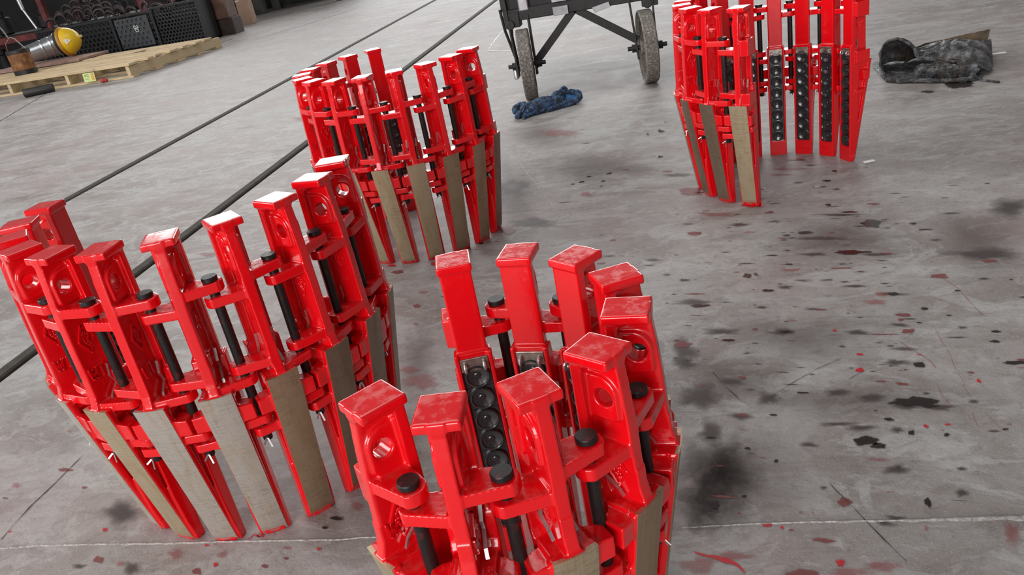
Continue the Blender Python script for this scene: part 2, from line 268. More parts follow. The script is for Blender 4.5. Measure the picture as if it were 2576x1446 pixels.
STAINS=[ (0.029,1.010,0.057,-0.003,-0.008,-0.104,'o'),(-0.004,0.958,0.035,-0.002,-0.003,-0.051,'o'),(0.039,1.019,0.112,-0.006,-0.011,-0.129,'s'),(0.076,1.287,0.104,-0.012,-0.009,-0.100,'s'),(0.266,1.203,0.146,-0.015,-0.014,-0.067,'s'),(0.204,1.429,0.156,-0.023,-0.016,-0.101,'s'),(-0.534,2.537,0.101,-0.034,0.046,-0.302,'s'),(-0.594,1.461,0.048,-0.007,0.039,-0.146,'s'),(0.368,1.888,0.168,-0.043,-0.026,-0.133,'s'),(-1.028,0.983,0.051,-0.002,0.028,-0.041,'s'),(-0.264,2.692,0.219,-0.085,0.010,-0.172,'s'),(-0.544,3.224,0.157,-0.073,0.015,-0.123,'s'),(0.654,1.814,0.090,-0.023,-0.058,-0.177,'s'),(0.023,1.049,0.052,-0.003,-0.006,-0.075,'o'),(0.023,1.134,0.026,-0.003,-0.003,-0.033,'o'),(0.126,1.225,0.022,-0.002,-0.003,-0.021,'o'),(0.245,1.233,0.023,-0.002,-0.002,-0.012,'o'),(0.294,1.211,0.024,-0.003,-0.004,-0.016,'o'),(0.360,1.190,0.036,-0.004,-0.004,-0.018,'d'),(0.391,1.173,0.023,-0.002,-0.003,-0.010,'o'),(0.227,1.142,0.030,-0.003,-0.001,-0.007,'o'),(0.262,1.129,0.024,-0.002,-0.002,-0.009,'o'),(0.313,1.118,0.010,-0.001,-0.002,-0.008,'o'),(0.331,1.109,0.006,0.000,-0.002,-0.007,'d'),(0.258,1.093,0.025,-0.002,-0.003,-0.012,'d'),(0.275,1.079,0.014,-0.001,-0.002,-0.008,'d'),(0.286,1.022,0.017,-0.001,-0.004,-0.014,'o'),(0.017,0.956,0.007,0.000,0.000,-0.009,'d'),(0.117,1.053,0.004,0.000,-0.001,-0.005,'d'),(0.309,0.948,0.005,-0.001,-0.002,-0.008,'d'),(0.060,0.973,0.004,0.000,0.000,-0.004,'d'),(0.470,1.958,0.024,-0.007,-0.006,-0.024,'d'),(0.434,2.045,0.029,-0.008,-0.001,-0.005,'d'),(0.395,2.110,0.008,-0.003,-0.001,-0.009,'d'),(0.383,1.801,0.040,-0.009,-0.003,-0.013,'d'),(0.305,1.809,0.034,-0.008,-0.002,-0.009,'o'),(0.145,1.725,0.011,-0.002,-0.001,-0.012,'d'),(0.065,1.475,0.035,-0.006,-0.001,-0.017,'o'),(0.185,1.456,0.030,-0.005,-0.002,-0.014,'o'),(-0.013,1.408,0.027,-0.004,-0.002,-0.053,'o'),(-0.012,1.361,0.026,-0.004,-0.001,-0.022,'o'),(0.463,1.506,0.010,-0.002,-0.002,-0.007,'d'),(0.410,1.423,0.012,-0.002,-0.003,-0.009,'b'),(0.363,1.419,0.030,-0.005,-0.001,-0.003,'b'),(0.396,1.304,0.011,-0.001,-0.002,-0.009,'d'),(0.361,1.318,0.023,-0.003,-0.003,-0.013,'o'),(0.407,2.036,0.055,-0.016,-0.002,-0.010,'o'),(0.333,1.898,0.061,-0.016,-0.002,-0.012,'o'),(0.433,1.778,0.048,-0.011,-0.002,-0.008,'o'),(0.425,1.578,0.036,-0.007,-0.002,-0.007,'o'),(0.358,1.628,0.031,-0.006,-0.002,-0.007,'o'),(0.009,1.242,0.042,-0.004,-0.002,-0.037,'o'),(0.069,1.288,0.028,-0.004,-0.001,-0.013,'o'),(0.379,1.099,0.005,0.000,-0.002,-0.004,'d'),(0.447,1.185,0.008,-0.001,-0.002,-0.007,'o'),(0.465,1.107,0.005,0.000,-0.001,-0.003,'d'),(0.375,1.018,0.008,-0.001,-0.001,-0.004,'o'),(0.359,0.966,0.009,0.000,-0.004,-0.011,'o'),(0.296,1.298,0.007,-0.001,-0.002,-0.008,'r'),(0.307,1.352,0.007,-0.001,-0.001,-0.004,'r'),(0.281,1.446,0.004,-0.001,-0.001,-0.006,'r'),(0.473,1.243,0.004,0.000,-0.001,-0.006,'r'),(0.410,1.470,0.006,-0.001,-0.002,-0.006,'b'),(0.090,1.299,0.006,-0.001,0.000,-0.006,'b'),(0.199,0.954,0.011,0.000,-0.002,-0.010,'b'),(0.135,0.936,0.004,0.000,-0.001,-0.004,'p'),(0.170,0.837,0.006,-0.001,-0.001,-0.007,'r'),(0.179,0.820,0.027,0.000,-0.002,-0.009,'p'),(0.218,0.830,0.024,0.000,-0.003,-0.014,'p'),(0.266,0.973,0.008,0.000,-0.001,-0.003,'p'),(0.357,1.124,0.004,-0.001,-0.001,-0.004,'r'),(0.389,1.126,0.006,0.000,-0.001,-0.003,'r'),(0.476,1.119,0.005,-0.001,-0.001,-0.004,'p'),(0.292,0.897,0.003,0.000,-0.001,-0.006,'p'),(0.085,0.910,0.008,0.000,0.000,-0.003,'r'),(0.105,0.905,0.003,0.000,0.000,-0.003,'r'),(0.116,0.900,0.004,0.000,0.000,-0.002,'b'),(0.035,0.852,0.037,-0.001,-0.001,-0.009,'p'),(-0.014,0.838,0.032,0.000,-0.001,-0.021,'p'),(0.049,0.938,0.004,0.000,0.000,-0.002,'b'),(0.396,0.886,0.012,0.000,-0.008,-0.021,'p'),(0.133,1.472,0.008,-0.001,-0.001,-0.006,'p'),(0.046,2.334,0.037,-0.013,-0.001,-0.041,'b'),(0.208,2.168,0.035,-0.011,-0.002,-0.018,'r'),(0.102,2.127,0.062,-0.019,-0.002,-0.018,'p'),(0.242,2.100,0.013,-0.004,-0.002,-0.008,'b'),(0.344,2.438,0.065,-0.025,-0.003,-0.015,'p'),(0.377,2.516,0.033,-0.013,-0.002,-0.011,'b'),(0.308,2.394,0.044,-0.016,-0.001,-0.011,'p'),(-0.504,2.175,0.031,-0.008,0.005,-0.032,'b'),(-0.817,1.997,0.016,-0.003,0.003,-0.008,'r'),(-0.685,1.976,0.010,-0.002,0.003,-0.011,'r'),(0.011,2.500,0.044,-0.016,-0.001,-0.023,'o'),(0.163,1.730,0.007,-0.002,-0.001,-0.009,'o'),(-1.000,0.869,0.013,-0.001,0.006,-0.009,'b'),(-0.948,0.859,0.009,0.000,0.005,-0.007,'p'),(-0.858,0.878,0.018,-0.001,0.007,-0.012,'p'),(-0.769,0.875,0.012,0.000,0.005,-0.010,'p'),(-0.796,0.839,0.010,0.000,0.005,-0.008,'b'),(-0.771,0.853,0.006,0.000,0.003,-0.005,'r'),(-1.035,0.939,0.005,0.000,0.002,-0.004,'r'),(-1.033,0.983,0.034,-0.001,0.018,-0.027,'o'),(-1.165,1.059,0.009,0.000,0.004,-0.004,'b'),(-1.026,0.855,0.015,0.000,0.004,-0.006,'o'),(-0.922,0.848,0.018,0.000,0.009,-0.014,'o'),(-1.333,1.074,0.015,-0.001,0.008,-0.010,'p'),(-0.594,0.951,0.017,-0.001,0.001,-0.005,'d'),(-0.611,0.930,0.007,0.000,0.002,-0.004,'d'),(-0.721,0.915,0.010,0.000,0.002,-0.004,'r'),(-0.603,0.882,0.005,0.000,0.001,-0.004,'r'),(-0.652,0.864,0.005,-0.001,0.002,-0.004,'b'),(-0.682,0.848,0.007,-0.001,0.001,-0.004,'b'),(-0.571,0.981,0.015,0.000,0.005,-0.013,'p'),(-0.810,0.896,0.006,0.000,0.001,-0.002,'r'),(-1.136,1.202,0.010,-0.001,0.004,-0.006,'b'),(-1.136,1.131,0.008,-0.001,0.005,-0.007,'p'),(-1.344,1.253,0.009,-0.001,0.006,-0.007,'p'),(-1.814,2.007,0.024,-0.005,0.012,-0.016,'p'),(-1.553,2.251,0.051,-0.012,0.012,-0.022,'p'),(-1.663,1.688,0.008,-0.002,0.005,-0.008,'b'),(-1.827,1.780,0.016,-0.002,0.006,-0.008,'b'),(-0.043,2.721,0.010,-0.004,-0.001,-0.013,'d'),(-0.035,3.041,0.012,-0.006,0.000,-0.022,'d'),(-0.085,3.020,0.006,-0.002,0.000,-0.010,'d'),(-0.014,3.164,0.009,-0.005,-0.001,-0.012,'d'),(-0.459,3.214,0.103,-0.049,0.009,-0.086,'p'),(-0.281,2.421,0.024,-0.008,0.002,-0.030,'p'),(1.048,3.148,0.046,-0.030,-0.022,-0.070,'d'),(0.929,3.107,0.020,-0.013,-0.006,-0.021,'d'),(-0.430,2.218,0.075,-0.021,0.006,-0.046,'o'),(-0.548,2.582,0.059,-0.021,0.013,-0.085,'o'),(-0.664,1.720,0.012,-0.002,0.003,-0.011,'b'),(-0.558,1.360,0.054,-0.006,0.008,-0.031,'p'),(-0.599,1.412,0.028,-0.003,0.006,-0.020,'p'),(-0.668,1.799,0.016,-0.003,0.003,-0.015,'p'),(-0.643,1.623,0.013,-0.002,0.003,-0.010,'p'),(-2.037,4.245,0.093,-0.048,0.027,-0.066,'p'),(-0.586,1.304,0.007,0.000,0.002,-0.007,'b'),(-0.569,2.096,0.010,-0.003,0.003,-0.012,'d'),(-0.586,2.063,0.015,-0.004,0.002,-0.009,'b'),(0.399,1.583,0.016,-0.003,-0.003,-0.014,'p'),(0.380,1.550,0.029,-0.005,-0.004,-0.017,'p'),(0.233,2.295,0.022,-0.007,-0.001,-0.010,'d'),(0.397,2.256,0.021,-0.007,-0.001,-0.010,'d'),(0.427,2.297,0.014,-0.005,-0.002,-0.010,'d'),(0.463,2.373,0.008,-0.003,-0.002,-0.010,'d'),(0.552,2.377,0.005,-0.002,-0.001,-0.007,'d'),(0.367,1.375,0.008,-0.001,-0.002,-0.004,'o'),(0.383,1.215,0.006,-0.001,-0.001,-0.004,'o'),(0.021,1.616,0.051,-0.009,-0.001,-0.015,'o'),(0.649,1.727,0.065,-0.016,-0.009,-0.028,'o'),(0.788,1.977,0.046,-0.015,-0.026,-0.071,'o') ]
STREAKS=[ ([(0.506,1.699),(0.532,1.637),(0.546,1.589),(0.551,1.485),(0.556,1.457)],0.0022,'p'),([(0.388,1.387),(0.402,1.350),(0.418,1.315),(0.423,1.286)],0.0032,'p'),([(0.455,1.451),(0.458,1.414),(0.457,1.362),(0.455,1.319),(0.450,1.274)],0.0020,'p'),([(0.405,1.249),(0.406,1.200),(0.413,1.171)],0.0020,'p'),([(0.450,1.274),(0.445,1.226),(0.451,1.162),(0.461,1.108),(0.484,1.086)],0.0010,'p'),([(0.434,1.163),(0.431,1.110)],0.0020,'p'),([(-1.239,0.918),(-1.243,0.958),(-1.249,1.014),(-1.244,1.076),(-1.243,1.170)],0.0020,'d'),([(0.128,1.223),(0.148,1.246),(0.228,1.316),(0.276,1.345)],0.0010,'d'),([(0.036,1.326),(0.060,1.269),(0.080,1.222)],0.0010,'d'),([(0.183,1.002),(0.192,0.975),(0.213,0.931),(0.236,0.876),(0.255,0.833)],0.0010,'d'),([(-0.702,3.266),(-0.507,2.695),(-0.347,2.243)],0.0022,'w'),([(-1.212,5.725),(-1.238,6.250),(-1.249,6.743)],0.0072,'d'),([(-1.202,5.671),(-0.966,5.477)],0.0050,'d'),([(-5.614,6.015),(-6.508,7.971),(-7.052,9.463)],0.0103,'d'),([(-4.812,9.375),(-4.500,10.137),(-4.181,11.442)],0.0127,'d'),([(-4.240,5.896),(-3.902,5.943),(-3.430,5.930)],0.0081,'d'),([(-5.340,9.155),(-5.497,9.697),(-5.392,9.986)],0.0192,'d'),([(-0.024,0.861),(0.009,0.852),(0.034,0.837),(0.048,0.819)],0.0060,'r'),([(0.086,1.065),(0.107,1.057)],0.0020,'b'),([(-0.742,0.905),(-0.734,0.919),(-0.717,0.913)],0.0030,'r'),([(0.307,1.299),(0.266,1.265)],0.0010,'d') ]
JOINT=[ (-1.224,0.9010,0.0050),(-1.145,0.9060,0.0050),(-1.024,0.9060,0.0050),(-0.890,0.9040,0.0060),(-0.785,0.9050,0.0050),(-0.655,0.9040,0.0040),(-0.571,0.9030,0.0040),(-0.541,0.9060,0.0030),(-0.018,0.9110,0.0030),(0.069,0.9150,0.0030),(0.157,0.9160,0.0040),(0.230,0.9150,0.0050),(0.297,0.9150,0.0070),(0.343,0.9160,0.0110),(0.383,0.9170,0.0130),(0.421,0.9170,0.0120) ]
rs = random.Random(11)
for k in range(420):                 # scattered small drips and scuffs, densest to the right of the slips
    x = rs.gauss(.28, .26) if k < 300 else rs.uniform(-1.6, .5); y = rs.gauss(1.6, .45) if k < 300 else rs.uniform(.7, 3.6)
    a = rs.choice((.004, .006, .009, .014, .022)) * rs.uniform(.6, 1.2); b = a * rs.uniform(.12, .6)
    STAINS.append((x, y, a, -.15 * a, .05 * b, b, rs.choice('ddooooobbp' if k < 300 else 'doobpprb')))
def film(name, rgb, rough, thr):
    s = Sh(name); v = s.obj(); a = s.n('ShaderNodeAttribute', _attribute_name='edge').outputs['Fac']
    m = s.math('ADD', a, s.math('MULTIPLY', s.math('SUBTRACT', s.noise(v, 38.0, 5.0, 0.65), 0.5), thr[2]))
    al = s.ramp(m, [(thr[0], 0.0), (thr[1], 1.0)]); tr = s.n('ShaderNodeBsdfTransparent')
    mx = s.n('ShaderNodeMixShader', Fac=s.math('MULTIPLY', al, thr[3])); s.set(Base_Color=rgb, Roughness=rough)
    s.t.links.new(tr.outputs[0], mx.inputs[1]); s.t.links.new(s.b.outputs[0], mx.inputs[2]); s.t.links.new(mx.outputs[0], s.out.inputs[0]); return s.m
FILM = {'s': film('grime_and_shade', (0.105, 0.072, 0.062), 0.6, (0.0, 1.0, 0.45, 0.42)), 'o': film('soaked_oil', (0.060, 0.041, 0.036), 0.5, (0.05, 0.80, 0.65, 0.76)), 'd': film('dark_oil', (0.022, 0.015, 0.013), 0.25, (0.22, 0.32, 1.0, 0.93)),  # 's' films: ground-in soil plus soft slip shadows painted on the floor
        'r': film('red_spatter', (0.50, 0.012, 0.018), 0.35, (0.20, 0.30, 0.8, 0.9)), 'b': film('dried_red_brown', (0.20, 0.040, 0.038), 0.5, (0.18, 0.34, 0.9, 0.75)),
        'p': film('faint_red_wash', (0.33, 0.055, 0.055), 0.5, (0.15, 0.60, 1.1, 0.36)), 'w': film('pale_scratch', (0.55, 0.54, 0.52), 0.6, (0.2, 0.4, 0.9, 0.7))}
FN = {'s': ('grime_shade', 'broad painted shade and grime'), 'o': ('oil_soak', 'soft dark oil soaked into the concrete'), 'd': ('oil_drip', 'dark wet oil drips and cracks on the concrete'), 'r': ('paint_spatter', 'bright red paint spatter on the concrete'),
      'b': ('paint_blot', 'dried red brown paint blots'), 'p': ('paint_wash', 'faint pink paint wash on the concrete'), 'w': ('floor_scratch', 'pale hairline scratch in the concrete')}
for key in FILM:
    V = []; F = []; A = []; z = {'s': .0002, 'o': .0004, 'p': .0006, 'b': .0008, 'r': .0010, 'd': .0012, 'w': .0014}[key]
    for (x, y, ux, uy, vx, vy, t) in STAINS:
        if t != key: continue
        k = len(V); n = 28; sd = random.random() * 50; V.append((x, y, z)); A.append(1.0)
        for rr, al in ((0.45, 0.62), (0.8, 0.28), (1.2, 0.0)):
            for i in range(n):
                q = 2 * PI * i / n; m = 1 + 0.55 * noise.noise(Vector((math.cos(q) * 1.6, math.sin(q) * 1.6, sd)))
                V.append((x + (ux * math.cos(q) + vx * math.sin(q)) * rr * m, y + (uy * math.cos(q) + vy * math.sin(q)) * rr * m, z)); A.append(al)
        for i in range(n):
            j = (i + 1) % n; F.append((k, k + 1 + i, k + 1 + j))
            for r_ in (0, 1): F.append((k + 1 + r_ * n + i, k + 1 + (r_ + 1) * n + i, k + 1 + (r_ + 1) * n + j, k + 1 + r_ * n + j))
    for (P, wd, t) in STREAKS:
        if t != key: continue
        Q = [Vector((*p, 0)) for p in P]; R_ = []
        for i in range(len(Q) - 1):
            m = max(2, int((Q[i + 1] - Q[i]).length / max(.012, wd * 2)))
            R_ += [Q[i].lerp(Q[i + 1], j / m) for j in range(m)]
        R_.append(Q[-1]); sd = random.random() * 90
        for i, p in enumerate(R_):
            d = (R_[min(i + 1, len(R_) - 1)] - R_[max(i - 1, 0)]).normalized(); nn = Vector((-d.y, d.x, 0))
            p = p + nn * noise.noise(p * 14 + Vector((sd, 0, 0))) * max(.004, wd * .7); ww = wd * (0.7 + 0.9 * noise.noise(p * 30))
            e = 0.0 if i in (0, len(R_) - 1) else 0.8
            V += [p + nn * ww + Vector((0, 0, z)), p + Vector((0, 0, z)), p - nn * ww + Vector((0, 0, z))]; A += [0.0, e, 0.0]
            if i:
                k = len(V) - 6; F += [(k, k + 1, k + 4, k + 3), (k + 1, k + 2, k + 5, k + 4)]
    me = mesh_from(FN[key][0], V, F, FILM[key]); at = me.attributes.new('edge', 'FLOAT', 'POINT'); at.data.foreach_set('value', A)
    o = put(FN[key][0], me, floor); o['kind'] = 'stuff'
mb = MB()
for (x, y, r_) in ((-.285, 2.597, .008), (-.216, 2.603, .009), (-.233, 2.530, .007), (-.236, 2.482, .005), (-.306, 2.548, .009), (-.334, 2.535, .006)):
    mb.lathe([(r_, .0003), (r_ * .85, r_ * .22), (r_ * .5, r_ * .36), (.0003, r_ * .4)], 14, Matrix.Translation((x, y, 0)) @ Matrix.Diagonal((1.2, .8, 1, 1)))
o = put('oil_bead', mb.mesh('oil_bead', plain('glossy_oil', (.02, .017, .015), .06), auto=1.2), floor); o['kind'] = 'stuff'
# chalky mortar joint across the slab
M_mort = plain('pale_mortar', (0.34, 0.315, 0.30), 0.85, 0.0, 0.50, 160.0, 0.8)
mb = MB(); J = []
for i in range(len(JOINT) - 1):
    a, b = JOINT[i], JOINT[i + 1]; m = 24
    for j in range(m):
        t = j / m; J.append([a[q] + (b[q] - a[q]) * t for q in range(3)])
J.append(list(JOINT[-1])); J = [[J[0][0] - 1.2, J[0][1], J[0][2]]] + J + [[J[-1][0] + 1.5, J[-1][1] - .01, J[-1][2]]]
V = []; F = []
for i, (x, y, wd) in enumerate(J):
    n1 = noise.noise(Vector((x * 60, 1, 0))); n2 = noise.noise(Vector((x * 45, 5, 2)))
    V += [(x, y + .0008, 0), (x, y - .0004, .0016 + .0008 * n1), (x, y - wd * .22, .0012 + .001 * n2), (x, y - wd * (.62 + .5 * n2), -.0002)]
    if i: k = len(V) - 8; F += [(k + q, k + q + 4, k + q + 5, k + q + 1) for q in range(3)]
o = put('trim_3', mesh_from('mortar_joint', V, F, M_mort, True)); o['kind'] = 'structure'

# ---------------------------------------------------------------- drill collar slips (local axes: x outwards, y to the right seen from outside)
ZF = .297; ZS = .341; RP, TP = .037, .0443
def ro(z): return .0231 + .1663 * z
def arc(cx, cy, r, a0, a1, n): return [(cx + r * math.cos(math.radians(a0 + (a1 - a0) * i / n)), cy + r * math.sin(math.radians(a0 + (a1 - a0) * i / n))) for i in range(n + 1)]
RZ = Matrix(((1, 0, 0, 0), (0, 0, 1, 0), (0, 1, 0, 0), (0, 0, 0, 1)))      # prism plane (r, z), thickness along y
def lug(mb, s, z0, z1, rout, stub):
    if stub: pts = [(rout, .004), (rout - .003, .031), (.016, .031), (.010, .004)]
    else:
        pts = [(rout, .004), (rout, .010)] + arc(RP, TP, .0165, 38, 180, 10) + [(.0195, .022), (.012, .004)]
    mb.prism([(r, s * t) for r, t in pts], z0, z1)
def casting(name, H, left_end, right_end):
    mb = MB(); d = H - .538; zr = .460 + d; zl = .4376 + d
    zs = [0, .01, .04, .10, .16, .22, ZF - .001]
    ri = lambda z: max(.012, min(.028, ro(z) - .006))
    S = []
    for z in zs + [.305, ZS - .004, ZS]:
        r1 = ri(z) if z <= ZF else (.024 if z < ZS - .001 else .021); w = .0255 if 0.004 < z < ZS - .002 else .0245
        S.append([(.0098, -w, z), (.0098, w, z), (r1, w, z), (r1, -w, z)])
    mb.loft(S)
    for sgn in (-1, 1):
        mb.box((.0055, sgn * .0224, ZS / 2), (.011, .0062, ZS))
    mb.box((.0055, 0, .023), (.011, .05, .046)); mb.box((.0075, 0, ZS - .004), (.007, .05, .008))
    S = []
    for z in zs:
        q = max(.013, ro(z) - .002); S.append([(.010, -.016, z), (.010, .016, z), (q, .016, z), (q, -.016, z)])
    mb.loft(S)
    S = []
    for z in zs:
        o_ = ro(z) - .0004 - (.004 if z == 0 else 0); q = max(.011, o_ - .012); w = .0212 + .0137 * z
        S.append([(q, -w, z), (q, w, z), (o_ - .0022, w, z), (o_, w * .55, z), (o_ + .0006, 0, z), (o_, -w * .55, z), (o_ - .0022, -w, z)])
    mb.loft(S)
    mb.box((.0405, 0, .2865), (.050, .046, .018))
    mb.box((.0145, 0, (.286 + H - .006) / 2), (.0125, .041, H - .006 - .286))
    hole = arc(.0375, .4885 + d, .0105, 0, 345, 23)
    web = [(.014, .286), (.0655, .286), (.0690, .2955), (.0672, .303), (.0643, .316), (.0636, .335), (.0625, .40 + d), (.0605, .46 + d), (.0575, .50 + d), (.0552, H - .016), (.0563, H - .010), (.0563, H - .001), (.012, H - .001)]
    mb.prism(web, -.0077, .0077, RZ, [hole])
    pad = [(.015, .463 + d)] + arc(.047, .4695 + d, .0065, -90, 0, 4) + arc(.0335, .4930 + d, .0200, 0, 90, 8) + [(.015, .513 + d)]
    mb.prism(pad, -.0120, .0120, RZ, [hole])
    mb.box((.0300, 0, H - .0054), (.0505, .0456, .0108)); mb.loft([[(.010, -.0185, H - .016), (.010, .0185, H - .016), (.024, .0185, H - .016), (.024, -.0185, H - .016)], [(.006, -.0215, H - .008), (.006, .0215, H - .008), (.044, .0215, H - .008), (.044, -.0215, H - .008)]])
    for s, end in ((1, right_end), (-1, left_end)):
        up = (zr - .0150, zr) if s > 0 else (zl - .0150, zl)
        lo = (.2895, .3040) if s > 0 else (.3110, .3255)
        wl = (.2200, .2345) if s > 0 else (.2005, .2150)
        short = H < .5
        if end: up = (zl - .0185, zr); lo = (.290, .3255)
        lug(mb, s, *up, .0590, end)
        if not short: lug(mb, s, *lo, .0628, end)
        zb = .024 if short else 0.0
        lug(mb, s, *wl, ro(wl[0]) - .004, end)
        te = .031 if end else .0438; r1 = ro(.239 + zb) - .003
        mb.loft([[(.034, s * .012, .238 + zb), (r1, s * .012, .238 + zb), (r1 - .001, s * (te + .001), .239 + zb), (.042, s * te, .240 + zb)],
                 [(.032, s * .012, .269 + zb), (r1 + .004, s * .012, .269 + zb), (r1 + .001, s * (te + .001), .266 + zb), (.040, s * te, .267 + zb)]])
    return remesh(name, mb, .00135, 5, M_red)
def face_mesh():
    V = []; F = []; nz, nt = 30, 10
    for i in range(nz + 1):
        z = .0015 + (ZF - .0025) * i / nz; o_ = ro(z) + .0005 - (max(0, .012 - z) * .30); w = (.0212 + .0137 * z) - .0010
        for j in range(nt + 1):
            t = -1 + 2 * j / nt; V.append((o_ - .0022 * t * t, w * t, z))
    for i in range(nz):
        for j in range(nt):
            a = i * (nt + 1) + j; F.append((a, a + 1, a + nt + 2, a + nt + 1))
    n = len(V); V += [(x - .0050, y * .97, z) for x, y, z in V]
    F += [tuple(q + n for q in reversed(f)) for f in F]
    B = [j for j in range(nt + 1)] + [i * (nt + 1) + nt for i in range(1, nz + 1)] + [nz * (nt + 1) + j for j in range(nt - 1, -1, -1)] + [i * (nt + 1) for i in range(nz - 1, 0, -1)]
    for a, b in zip(B, B[1:] + B[:1]): F.append((b, a, a + n, b + n))
    me = mesh_from('wedge_face', V, F, M_bare, True); me.set_sharp_from_angle(angle=0.6); return me
def button_mesh():
    mb = MB(); M = Matrix(((0, 0, -1, .0108), (0, 1, 0, 0), (1, 0, 0, 0), (0, 0, 0, 1)))
    sq = [(-.0170, -.0187), (.0170, -.0187), (.0170, .0187), (-.0170, .0187)]
    mb.prism(sq, 0, .0056, M)
    mb.lathe([(.0169, .002), (.0169, .0092), (.0162, .0108), (.0150, .0110), (.0138, .0100), (.0134, .0088), (.0062, .0060), (.0050, .0058), (.0046, .0066), (.0036, .0072)], 36, M)
    return mb.mesh('button_insert', M_ins, auto=0.35)
def retainer_mesh():
    mb = MB(); mb.box((.0060, 0, .3245), (.0085, .0378, .0195)); return mb.mesh('retainer_plate', M_plate, bevel=.0008)
def cotter_mesh():
    mb = MB()                      # eye at the inner face, legs bent behind the block
    mb.tube([(-.0012 + .0040 * math.cos(a), 0, .3215 + .0046 * math.sin(a)) for a in [2 * PI * i / 14 for i in range(14)]], .0023, 8, True)
    mb.box((.014, 0, .3215), (.026, .0032, .0032))
    mb.bar((.0268, 0, .3215), (.033, .001, .336), .0038, .0016, (1, 0, 0)); mb.bar((.033, .001, .336), (.031, .003, .356), .0038, .0016, (1, 0, 0))
    mb.bar((.0268, 0, .3215), (.041, .001, .309), .0038, .0016, (1, 0, 0)); mb.bar((.041, .001, .309), (.046, .002, .300), .0038, .0016, (1, 0, 0))
    return mb.mesh('cotter_pin', M_steel)
def strokes(mb, L, s, y0, r0, z0, k, th):
    for P in L:
        pts = [(r0 + k * p[0], s * y0, z0 + k * p[1]) for p in P]
        for a, b in zip(pts, pts[1:]): mb.bar(a, b, .0029, th, (0, 1, 0))
        for p in pts: mb.lathe([(.00165, -th / 2 - .0002), (.00165, th / 2), (.0011, th / 2 + .0005)], 8, Matrix.Translation(p) @ Matrix.Rotation(-s * PI / 2, 4, 'X'))
def mark_mesh(d, q):
    mb = MB(); th = .0042
    if q:        # rhombus with a monogram, on both sides of the web
        L = [[(0, 1.9), (1, 0), (0, -1.9), (-1, 0), (0, 1.9)]]
        L += [[(-.28, .75), (-.30, -.2), (-.18, -.55), (-.02, -.62)], [(0, .95), (.10, -.3), (.12, -.95)], [(.14, .85), (.42, .55), (.40, .18), (.14, .05)], [(.30, -.5), (.32, -.85)], [(-.12, .95), (.02, 1.05)]]
        strokes(mb, [[(-q * a, b) for a, b in P] for P in L], q, .0078, .040, .403 + d, .0115, th)
    else:
        Wd = [[(-2.0, 1), (-1.65, -1), (-1.3, .8), (-.95, -1), (-.6, 1)], [(-.3, 1), (.9, 1)], [(.3, 1), (.3, -1)], [(1.4, .45), (1.4, .25)], [(1.4, -.45), (1.4, -.65)]]
        strokes(mb, [[(-a, b) for a, b in P] for P in Wd], 1, .0078, .040, .350 + d * .35, .0085, th)
    return mb.mesh('emblem' if q else 'lettering', M_red, auto=0.6)
def pin_mesh(d):
    mb = MB(); zt = .460 + d
    mb.lathe([(.0064, .187), (.0072, .189), (.0072, zt + .0005), (.0106, zt + .0006), (.0112, zt + .0014), (.0112, zt + .0062), (.0104, zt + .0074)], 24)
    return mb.mesh('hinge_pin', M_pin, auto=0.5)
def pin_cotter():
    mb = MB(); mb.tube([(-.0095 + .003 * math.cos(2 * PI * i / 10), 0, .193 + .003 * math.sin(2 * PI * i / 10)) for i in range(10)], .0013, 6, True)
    mb.bar((-.009, 0, .193), (.0095, 0, .193), .0026, .0022); mb.bar((.009, .001, .193), (.0125, .004, .178), .0026, .0012, (1, 0, 0)); mb.bar((.009, -.001, .193), (.016, -.006, .187), .0026, .0012, (1, 0, 0))
    return mb.mesh('cotter_pin', M_steel)
MF, MBt, MR, MC, MPC = face_mesh(), button_mesh(), retainer_mesh(), cotter_mesh(), pin_cotter()
CACHE = {}
def get(key, fn):
    if key not in CACHE: CACHE[key] = fn()
    return CACHE[key]
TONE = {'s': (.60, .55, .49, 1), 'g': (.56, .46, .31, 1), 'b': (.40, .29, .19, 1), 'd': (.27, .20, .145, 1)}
TONES = {'L': 'gggsgssbddd', 'B': 'dddddddgggbbd', 'F': 'gggbbbbbb', 'R': 'bbbbbbbbbddg'}  # face tints: partly real browning, partly light and shade put into the colour
def slip(key, H, label):
    segs = CHAIN[key]; n = len(segs); cx = sum(p[0] for p in segs) / n; cy = sum(p[1] for p in segs) / n
    root = tag(empty('pipe_slip', (cx, cy, 0)), label, 'pipe slip'); d = H - .538
    for i, (x, y, th) in enumerate(segs):
        le, re = i == 0, i == n - 1
        me = get(('c', H, le, re), lambda: casting('segment', H, le, re))
        sg = put('segment', me, root, Matrix.Translation((x - cx, y - cy, 0)) @ Matrix.Rotation(math.radians(th), 4, 'Z'))
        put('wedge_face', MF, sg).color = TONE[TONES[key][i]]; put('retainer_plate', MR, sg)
        for k in range(8): put('button_insert', MBt, sg, Matrix.Translation((0, 0, .0625 + .0347 * k)) @ Matrix.Rotation(0, 4, 'X'))
        for t in (-.0128, .0128): put('cotter_pin', MC, sg, Matrix.Translation((0, t, 0)) @ Matrix.Rotation(0, 4, 'X'))
        for nm, q in (('emblem', 1), ('emblem', -1), ('lettering', 0)): put(nm, get(('m', H, q), lambda: mark_mesh(d, q)), sg)['kind'] = 'stuff'
        if not re:
            a = math.radians(th); px = x - cx + RP * math.cos(a) - TP * math.sin(a); py = y - cy + RP * math.sin(a) + TP * math.cos(a)
            a2 = math.radians((th + segs[i + 1][2]) / 2)
            pn = put('hinge_pin', get(('p', H), lambda: pin_mesh(d)), root, Matrix.Translation((px, py, 0)) @ Matrix.Rotation(a2, 4, 'Z'))
            put('cotter_pin', MPC, pn, Matrix.Rotation(random.uniform(-.8, .8), 4, 'Z'))
    return root
